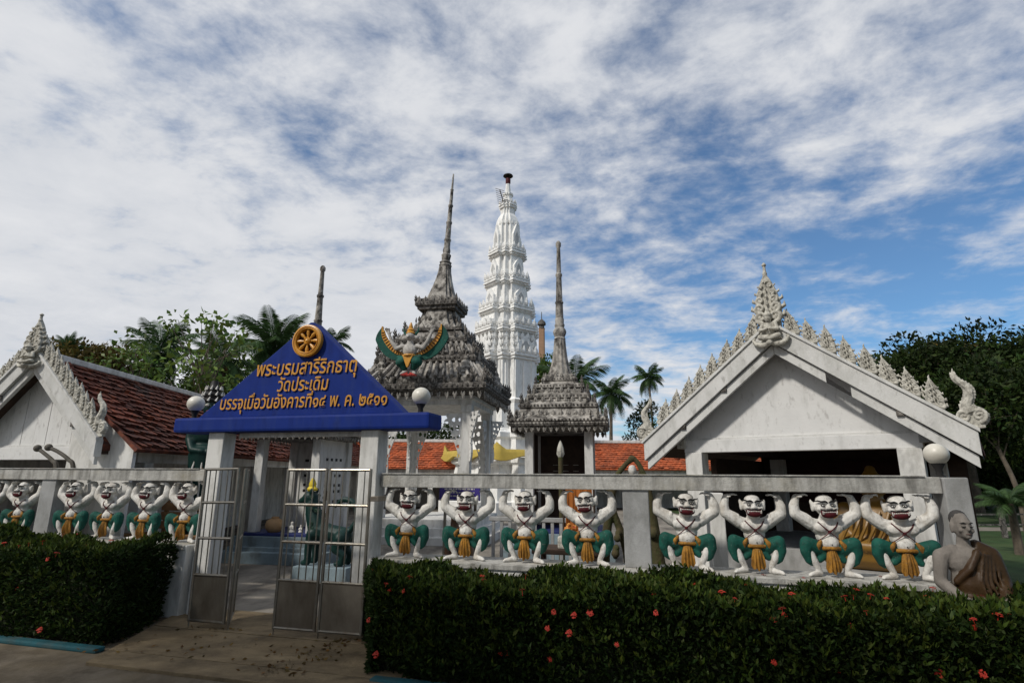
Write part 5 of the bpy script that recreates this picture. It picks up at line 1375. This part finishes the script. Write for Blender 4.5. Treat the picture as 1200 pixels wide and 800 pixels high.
def hedge(label, s0, s1, d0, d1, ztop, nleaf, fl_pix, seed, slant=0.5, slant_end=1):
    rng = np.random.default_rng(seed)
    t = thing('hedge', label, 'hedge', W(0, 0, 0), AL)
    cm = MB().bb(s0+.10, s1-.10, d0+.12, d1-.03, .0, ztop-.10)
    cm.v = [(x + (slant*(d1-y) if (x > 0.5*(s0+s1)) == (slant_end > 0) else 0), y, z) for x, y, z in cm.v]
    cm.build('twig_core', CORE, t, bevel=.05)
    # leaf shell: top, front, ends
    def lump(x, y): return .045*np.sin(x*2.1+seed)+.035*np.sin(x*5.3+y*4)+.02*np.sin(x*11+y*9)
    A_top, A_fr, A_end = (s1-s0)*(d1-d0), (s1-s0)*ztop, (d1-d0)*ztop
    tot = A_top*1.2+A_fr+2*A_end
    n1, n2, n3 = int(nleaf*A_top*1.2/tot), int(nleaf*A_fr/tot), int(nleaf*A_end/tot)
    P, D = [], []
    x = rng.uniform(s0, s1, n1); y = rng.uniform(d0, d1, n1); z = ztop+lump(x, y)-rng.exponential(.035, n1)-.10*np.clip((d0+.16-y)/.16, 0, 1)**2
    P.append(np.stack([x, y, z], 1)); D.append(np.stack([rng.normal(0, .55, n1), rng.normal(-.1, .5, n1), rng.uniform(.5, 1.2, n1)], 1))
    x = rng.uniform(s0, s1, n2); z = rng.uniform(.02, ztop, n2); y = d0+lump(x, z*2)*1.1+rng.exponential(.045, n2)+.05*(z < .12)
    P.append(np.stack([x, y, z], 1)); D.append(np.stack([rng.normal(0, .6, n2), rng.uniform(-1.1, -.2, n2), rng.normal(.35, .5, n2)], 1))
    for e, sg in ((s0, -1), (s1, 1)):
        y = rng.uniform(d0, d1, n3); z = rng.uniform(.02, ztop, n3); x = e-sg*rng.exponential(.045, n3)+lump(y, z)
        P.append(np.stack([x, y, z], 1)); D.append(np.stack([sg*rng.uniform(.2, 1.1, n3), rng.normal(0, .6, n3), rng.normal(.35, .5, n3)], 1))
    P = np.concatenate(P); D = np.concatenate(D)
    fe = np.clip((P[:, 0]-(s1-1.2 if slant_end > 0 else s0+1.2))/(1.2*slant_end), 0, 1) if slant_end > 0 else np.clip(((s0+1.2)-P[:, 0])/1.2, 0, 1)
    P[:, 0] += slant*(d1-P[:, 1])*fe
    me = leaf_mesh('foliage', P, D, .052, .024, LHEDGE, (.5, 1.6), .25, rng)
    o = bpy.data.objects.new('foliage', me); col.objects.link(o); o.parent = t; o['kind'] = 'stuff'
    n4 = int((s1-s0)*420)                    # fresh paler shoots standing out of the clipped surface
    x = rng.uniform(s0+.05, s1-.1, n4); y = d0+(d1-d0)*rng.uniform(0, 1, n4)**1.3; k_ = rng.uniform(0, 1, n4) < .3
    z = np.where(k_, rng.uniform(.15, ztop, n4), ztop+lump(x, y)+rng.uniform(-.03, .035, n4)); y = np.where(k_, d0-.01+lump(x, z*2), y)
    f4 = np.clip(((s0+1.2)-x)/1.2, 0, 1) if slant_end < 0 else np.clip((x-(s1-1.2))/1.2, 0, 1)
    P4 = np.stack([x+slant*(d1-y)*f4, y, z], 1); P4 = np.repeat(P4, 3, 0); D4 = np.stack([rng.normal(0, .5, n4*3), rng.normal(-.15, .45, n4*3), rng.uniform(.5, 1.2, n4*3)], 1)
    me = leaf_mesh('young_shoots', P4, D4, .062, .024, mat('young_hedge_leaf', (.048, .074, .015), .5, .2, 3, spec=.15, leaf=True, bump=0), (.6, 1.4), .2, rng)
    o = bpy.data.objects.new('young_shoots', me); col.objects.link(o); o.parent = t; o['kind'] = 'stuff'
    inv = Matrix.Translation(W(0, 0, 0)) @ Matrix.Rotation(AL, 4, 'Z'); inv = inv.inverted()
    rr_ = random.Random(seed); ymax = 800
    fl_pix = list(fl_pix) + [(rr_.uniform(*((430, 1195) if seed == 5 else (0, 215))), (664+22*rr_.random()) if rr_.random() < .6 and seed == 5 else rr_.uniform(*((690, 798) if seed == 5 else (625, 735)))) for _ in range(26 if seed == 5 else 8)]
    for k, (px, py) in enumerate(fl_pix):           # where a flower shows: on the hedge top or on its front
        dr = inv.to_3x3() @ ray(px, py); og = inv @ Vector((0, 0, EYE))
        tf = (d0-.01-og.y)/dr.y; pf = og+dr*tf
        tt = (ztop+.03-og.z)/dr.z; pt = og+dr*tt
        if pf.z > ztop-.02: p, rot = pt, (R(-12), 0, k)
        else: p, rot = pf, (R(62), 0, random.uniform(-.5, .5))
        if s0-.1 < p.x < s1+.1:
            sc_ = random.uniform(.34, .56); inst('flower', FLW[k % 3], t, p, rot, (sc_,)*3)
    return t
FR = [(449, 669), (461, 679), (457, 691), (506, 695), (565, 676), (567, 681), (616, 675), (612, 693), (642, 736), (649, 717), (673, 721), (692, 718), (712, 694), (736, 676), (766, 697), (769, 718), (793, 677), (815, 686), (594, 765), (441, 767), (723, 755),
      (850, 683), (846, 695), (861, 702), (895, 675), (904, 703), (917, 715), (919, 722), (928, 697), (942, 678), (814, 686), (1000, 699), (1015, 717), (997, 733), (1039, 702), (1086, 700), (1100, 711), (1145, 715), (1140, 735), (982, 785), (1100, 789), (1093, 690), (1020, 698), (873, 687), (1150, 700), (990, 700), (907, 725)]
hedge('clipped green hedge with red flower clusters along the wall right of the gate', -1.40, 7.2, -1.36, -.30, .70, 105000, FR, 5, .55, -1)
FL = [(22, 640), (50, 635), (73, 627), (90, 627), (130, 634), (102, 652), (57, 655), (180, 630), (190, 632), (178, 681), (187, 696), (107, 717), (97, 742), (47, 738), (148, 634), (21, 690), (5, 637), (200, 640), (66, 649), (10, 612), (92, 698)]
hedge('dark green hedge with sparse red flowers along the wall left of the gate', -9.6, -4.03, -1.40, -.30, .83, 64000, FL, 9, .42, 1)
# broad drooping leaf on the left hedge
def kerb(s0, s1, label):
    o = MB().bb(s0, s1, -1.50, -1.40, 0, .045).build('kerb', TEAL, None, bevel=.015); o.location = W(0, 0, 0); o.rotation_euler = (0, 0, AL); o['kind'] = 'structure'
kerb(-10.2, -3.5, ''); kerb(-.74, 7.4, '')

# --- trees
def tree(name, label, base, h, r, rz, nclump, nleaf, L, Wd, m, seed, trunk_r=.18, zc=None, cl=.55, group=None, droop=0.0, tone=(.5, 1.5), lean=(0, 0), cat='tree', shell=.55):
    rnd = random.Random(seed); rng = np.random.default_rng(seed)
    t = thing(name, label, cat, base, 0, group)
    zc = zc if zc is not None else h - rz
    tb = MB(); top = Vector((lean[0], lean[1], zc*.92))
    spine = catmull([(0, 0, -.05), (lean[0]*.2+rnd.uniform(-.15, .15), rnd.uniform(-.15, .15), zc*.35), (lean[0]*.6+rnd.uniform(-.2, .2), lean[1]*.6, zc*.7), tuple(top)], 5)
    tb.tube(spine, [trunk_r*1.25, trunk_r, trunk_r*.8, trunk_r*.5], 10)
    cs = []
    while len(cs) < nclump:
        v = Vector((rnd.uniform(-1, 1), rnd.uniform(-1, 1), rnd.uniform(-1, 1)))
        if shell < v.length < 1.0:
            cs.append(Vector((lean[0]+v.x*r, lean[1]+v.y*r, zc+v.z*rz)))
    for c_ in cs:
        s = spine[rnd.randrange(len(spine)//2, len(spine))]
        mid = s.lerp(c_, .5)+Vector((rnd.uniform(-.1, .1), rnd.uniform(-.1, .1), rnd.uniform(-.05, .25)))*r*.3
        tb.tube(catmull([s, mid, c_], 4), [trunk_r*.35, trunk_r*.22, trunk_r*.07], 6)
    tb.build('trunk', BARK, t, smooth=True)
    per = nleaf//nclump; P, D, T = [], [], []
    for c_ in cs:
        g = rng.normal(size=(per, 3)); g /= np.linalg.norm(g, axis=1, keepdims=True)+1e-9
        rad = cl*rng.uniform(.25, 1.0, (per, 1))**.6*rnd.uniform(.7, 1.25)
        p = np.array(c_)+g*rad*np.array([1, 1, .72]); P.append(p)
        D.append(g*.7+rng.normal(0, .5, (per, 3))+np.array([0, 0, -droop])); T.append(np.full(per, rnd.uniform(*tone)))
    me = leaf_mesh('crown', np.concatenate(P), np.concatenate(D), L, Wd, m, tone, .2, rng, np.concatenate(T))
    o = bpy.data.objects.new('crown', me); col.objects.link(o); o.parent = t; o['kind'] = 'stuff'
    return t
def frond_mesh(name, ln, droop, seed, m):
    rng = random.Random(seed); mb = MB(); n = 26
    pts = [Vector((ln*(f*(1-.22*droop*f)), 0, ln*(.42*f-(.34+.55*droop)*f*f))) for f in np.linspace(0, 1, n)]
    mb.tube(pts, [.035*ln/3, .006*ln/3], 5)
    tones = [.8]*len(mb.v)
    for i in range(2, n):
        f = i/(n-1); p = pts[i]; tg = (pts[min(i+1, n-1)]-pts[i-1]).normalized()
        L = ln*.30*math.sin(math.pi*(.12+.80*f))**.8
        for s in (-1, 1):
            for q in (0, .5):
                pp = p.lerp(pts[max(i-1, 0)], q)
                d = (tg*.55+Vector((0, s*.9, -.35-.25*droop+rng.uniform(-.15, .15)))).normalized(); e = pp+d*L*.55; e2 = pp+d*L+Vector((0, 0, -L*.25))
                wv = tg*L*.045; o = len(mb.v)
                mb.v += [tuple(pp-wv*.5), tuple(pp+wv*.5), tuple(e+wv), tuple(e-wv), tuple(e2)]
                mb.f += [(o, o+1, o+2, o+3), (o+3, o+2, o+4)]; tones += [rng.uniform(.6, 1.4)]*5
    me = bpy.data.meshes.new(name); me.from_pydata(mb.v, [], mb.f); me.materials.append(m)
    at = me.color_attributes.new('tone', 'FLOAT_COLOR', 'POINT')
    at.data.foreach_set('color', np.repeat(np.array(tones), 4).reshape(-1, 4).ravel())
    return me
FRD = [frond_mesh('frond', 3.0, d, k, LPALM) for k, d in enumerate((.25, .6, 1.0))]
def palm(label, crown, ln, nf, seed, trunk_r=.16, group='coconut palms beyond the temple', up=0.0):
    rnd = random.Random(seed)
    bx, by = crown.x+rnd.uniform(-1, 1)*.6, crown.y
    t = thing('coconut_palm', label, 'palm tree', (bx, by, 0), 0, group)
    c_ = Vector((crown.x-bx, 0, crown.z))
    MB().tube(catmull([(0, 0, 0), (c_.x*.2, 0, c_.z*.4), tuple(c_)], 8), [trunk_r*1.3, trunk_r, trunk_r*.8], 8).build('trunk', BARK, t, smooth=True)
    for k in range(nf):
        f = k/nf; a = k*2.39996+rnd.uniform(-.2, .2)
        el = R(68-105*f+rnd.uniform(-8, 8)+up)
        me = FRD[min(2, int(f*3))]; s = ln/3.0*rnd.uniform(.85, 1.1)
        q = Matrix.Rotation(a, 4, 'Z') @ Matrix.Rotation(-el+R(10), 4, 'Y') @ Matrix.Rotation(rnd.uniform(-.3, .3), 4, 'X')
        o = inst('frond', me, t, c_, q.to_euler(), (s, s, s))
    nt_ = MB()
    for k in range(6): nt_.ell((c_.x+.2*math.cos(k), .2*math.sin(k), c_.z-.25), .12, 6, 5)
    nt_.build('coconuts', BROWN, t, kind='stuff')
palm('coconut palm with wide fronds directly behind the blue sign', PY(322, 408, 34), 3.1, 24, 3)
palm('coconut palm partly hidden by leafy tree above the dark tiled roof', PY(186, 412, 30), 2.5, 20, 4)
palm('short dark bushy palm right beside the left gable peak', PY(80, 412, 26), 1.0, 18, 5, up=25)
palm('lone coconut palm on tall bare trunk left of the white pavilion', PY(760, 443, 70), 2.6, 20, 6)
palm('coconut palm just right of the small shrine roof', PY(716, 462, 48), 2.5, 20, 7)
palm('coconut palm half hidden behind the spire of the small shrine', PY(672, 452, 34), 2.6, 18, 8)
palm('coconut palm peeking out beside the sign wheel under the thin spire', PY(390, 402, 44), 1.9, 16, 9)
palm('low coconut palm hidden behind the sign slope and dark roof', PY(262, 425, 27), 2.2, 18, 10)
BLEAF = mat('bright_tree_leaf', (.085, .145, .03), .5, .2, 2, leaf=True, bump=0)
def tr(name, label, px, py_top, py_bot, Y, hwpx, **kw):
    q = PY(px, py_top, Y); zb_ = PY(px, py_bot, Y).z; h_ = q.z
    rz_ = (h_-zb_)/2; r_ = wat(hwpx, (py_top+py_bot)/2, Y)
    return tree(name, label, (q.x, q.y, 0), h_, r_, rz_, zc=(h_+zb_)/2, **kw)
tr('broadleaf_tree', 'airy tree with large bright leaves above the left end of the sign', 245, 362, 470, 20, 50, nclump=26, nleaf=560, L=.27, Wd=.15, m=BLEAF, seed=11, trunk_r=.10, cl=.48, droop=.4, tone=(.6, 1.5), shell=.25)
tr('broadleaf_tree', 'slender tree with sprigs of large leaves over the middle of the dark tiled roof', 165, 378, 470, 24, 42, nclump=18, nleaf=420, L=.27, Wd=.14, m=BLEAF, seed=12, trunk_r=.08, cl=.5, droop=.3, shell=.25)
tr('evergreen_tree', 'rounded olive brown tree behind the dark tiled roof next to the gable', 112, 402, 480, 27, 48, nclump=46, nleaf=9000, L=.22, Wd=.11, m=LBRN, seed=13, cl=.75)
tr('evergreen_tree', 'dense mid green tree behind the dark tiled roof below the palm', 155, 424, 500, 29, 42, nclump=44, nleaf=9000, L=.22, Wd=.11, m=LTREE, seed=14, cl=.8)
tr('evergreen_tree', 'dense green tree filling the gap behind the sign slope', 262, 428, 520, 31, 52, nclump=46, nleaf=9000, L=.24, Wd=.12, m=LTREE, seed=15, cl=.9)
tr('evergreen_tree', 'yellow green leafy tree right behind the left slope of the sign', 330, 432, 520, 26, 36, nclump=36, nleaf=7000, L=.2, Wd=.1, m=BLEAF, seed=16, cl=.6)
tr('evergreen_tree', 'dark green tree between the white prang and the small shrine spire', 644, 410, 520, 42, 22, nclump=30, nleaf=7000, L=.26, Wd=.12, m=LTREE, seed=17, cl=.9)
tr('evergreen_tree', 'low dark tree seen between the posts of the main shrine', 500, 495, 560, 40, 50, nclump=30, nleaf=6000, L=.26, Wd=.13, m=LDARK, seed=18, cl=1.0)
tr('evergreen_tree', 'low dark tree just below the lone palm left of the white pavilion', 757, 473, 560, 50, 22, nclump=20, nleaf=4000, L=.28, Wd=.13, m=LDARK, seed=19, cl=1.0)
# big dark trees on the right
FLAM = 'large shade trees beyond the pavilion'
tr('shade_tree', 'big dark shade tree with bronze tinted top right behind the pavilion roof slope', 1065, 402, 540, 24, 70, nclump=80, nleaf=22000, L=.24, Wd=.11, m=LDARK, seed=21, cl=1.0, trunk_r=.25, group=FLAM, tone=(.4, 1.6))
tr('shade_tree', 'big shade tree rising highest over the lawn beyond the end of the pavilion', 1185, 380, 545, 21, 85, nclump=90, nleaf=26000, L=.22, Wd=.10, m=LDARK, seed=22, cl=.95, trunk_r=.28, group=FLAM, tone=(.4, 1.7))
tr('shade_tree', 'wide dark shade tree at the far edge of the lawn', 1265, 385, 560, 26, 90, nclump=70, nleaf=18000, L=.26, Wd=.12, m=LDARK, seed=23, cl=1.1, trunk_r=.3, group=FLAM)
tr('shade_tree', 'olive topped shade tree between the bronze tinted tree and the highest tree', 1110, 404, 470, 27, 60, nclump=50, nleaf=12000, L=.24, Wd=.11, m=LBRN, seed=24, cl=.9, trunk_r=.25, group=FLAM)
for k, (px, Y, top, lab) in enumerate(((1100, 30, 470, 'dense dark shrub behind the lamp and monk end of the wall'), (1160, 33, 465, 'dense dark shrub behind the thin leaning tree on the lawn'), (1220, 31, 470, 'dense dark shrub behind the feathery palm shrub'), (1290, 30, 460, 'dense dark shrub at the far end of the lawn fence'), (1050, 34, 470, 'dense dark shrub behind the white pavilion end'))):
    tr('shrub', lab, px, top, 585, Y, 75, nclump=60, nleaf=12000, L=.28, Wd=.13, m=LDARK, seed=30+k, cl=1.1, trunk_r=.12, group='dark shrubs beyond the lawn', cat='shrub', tone=(.4, 1.1))
q = PZ(1160, 625, 0); 
MBt = MB()
tr('lawn_tree', 'thin leaning dark trunk of a young tree on the lawn by the fence', 1165, 430, 520, 17.5, 45, nclump=30, nleaf=6000, L=.2, Wd=.09, m=LDARK, seed=41, cl=.7, trunk_r=.07, lean=(-.5, 0))
# low palm bush
q = PY(1180, 570, 12.5)
t = thing('palm_shrub', 'light green feathery palm shrub in front of the lawn fence', 'shrub', (q.x, q.y, 0))
for k in range(13):
    a = k*2.4; el = R(75-70*k/13)
    m_ = Matrix.Rotation(a, 4, 'Z') @ Matrix.Rotation(-el+.2, 4, 'Y')
    inst('frond', FRD[1], t, (0, 0, 1.0), m_.to_euler(), (.26, .26, .26))
MB().tube([(0, 0, 0), (0, 0, 1.05)], [.09, .07], 8).build('trunk', BARK, t, smooth=True)
# low garden fence
t = thing('garden_fence', 'low grey fence with posts across the far lawn', 'fence', (0, 0, 0))
f0, f1 = Vector((9.5, 15.2, 0)), Vector((34, 19.0, 0))
for z in (.35, .62, .9): MB().bar(f0+Vector((0, 0, z)), f1+Vector((0, 0, z)), .03, .04).build('rail', DSTONE, t)
for k in range(20):
    p = f0.lerp(f1, k/19); MB().bb(p.x-.05, p.x+.05, p.y-.05, p.y+.05, 0, 1.0).build('post', DSTONE, t)
# dry fallen leaves by the gate
fl = MB(); rnd = random.Random(77)
n = 170; rng = np.random.default_rng(77)
P = np.array([W(rnd.uniform(-3.9, -1.4), rnd.uniform(-1.6, -.5), .036) for k in range(n)]) if False else np.array([tuple(W(rnd.choice((rnd.gauss(-1.5, .12), rnd.uniform(-3.9, -1.4))), rnd.uniform(-1.6, -.55), .036)) for k in range(n)])
D = np.stack([rng.normal(size=n), rng.normal(size=n), rng.uniform(0, .25, n)], 1)
me = leaf_mesh('fallen_leaves', P, D, .05, .022, mat('dry_leaf', (.12, .075, .03), .8, .2, leaf=True, bump=0), (.5, 1.6), .1, rng)
o = bpy.data.objects.new('fallen_leaves', me); col.objects.link(o); o['kind'] = 'stuff'; o['label'] = 'scattered dry fallen leaves on the gate apron'; o['category'] = 'leaves'

# unseen trees added outside the frame so their crowns shade hedges, apron and wall end
for k, (lab, x, y, h_, r_) in enumerate((('added out-of-view tree that shades the gate apron and left hedge', -8.6, -3.7, 10.0, 4.7), ('added out-of-view tree that shades the right hedge', 3.4, -4.6, 10.0, 5.4), ('added out-of-view tree that dims the wall end on the lawn side', 11.0, 1.0, 10.0, 5.0))):
    tree('unseen_shading_tree', lab, (x, y, 0), h_, r_, 2.0, zc=7.8, nclump=80, nleaf=15000, L=.42, Wd=.22, m=LTREE, seed=61+k, trunk_r=.3, cl=1.15, shell=.2)
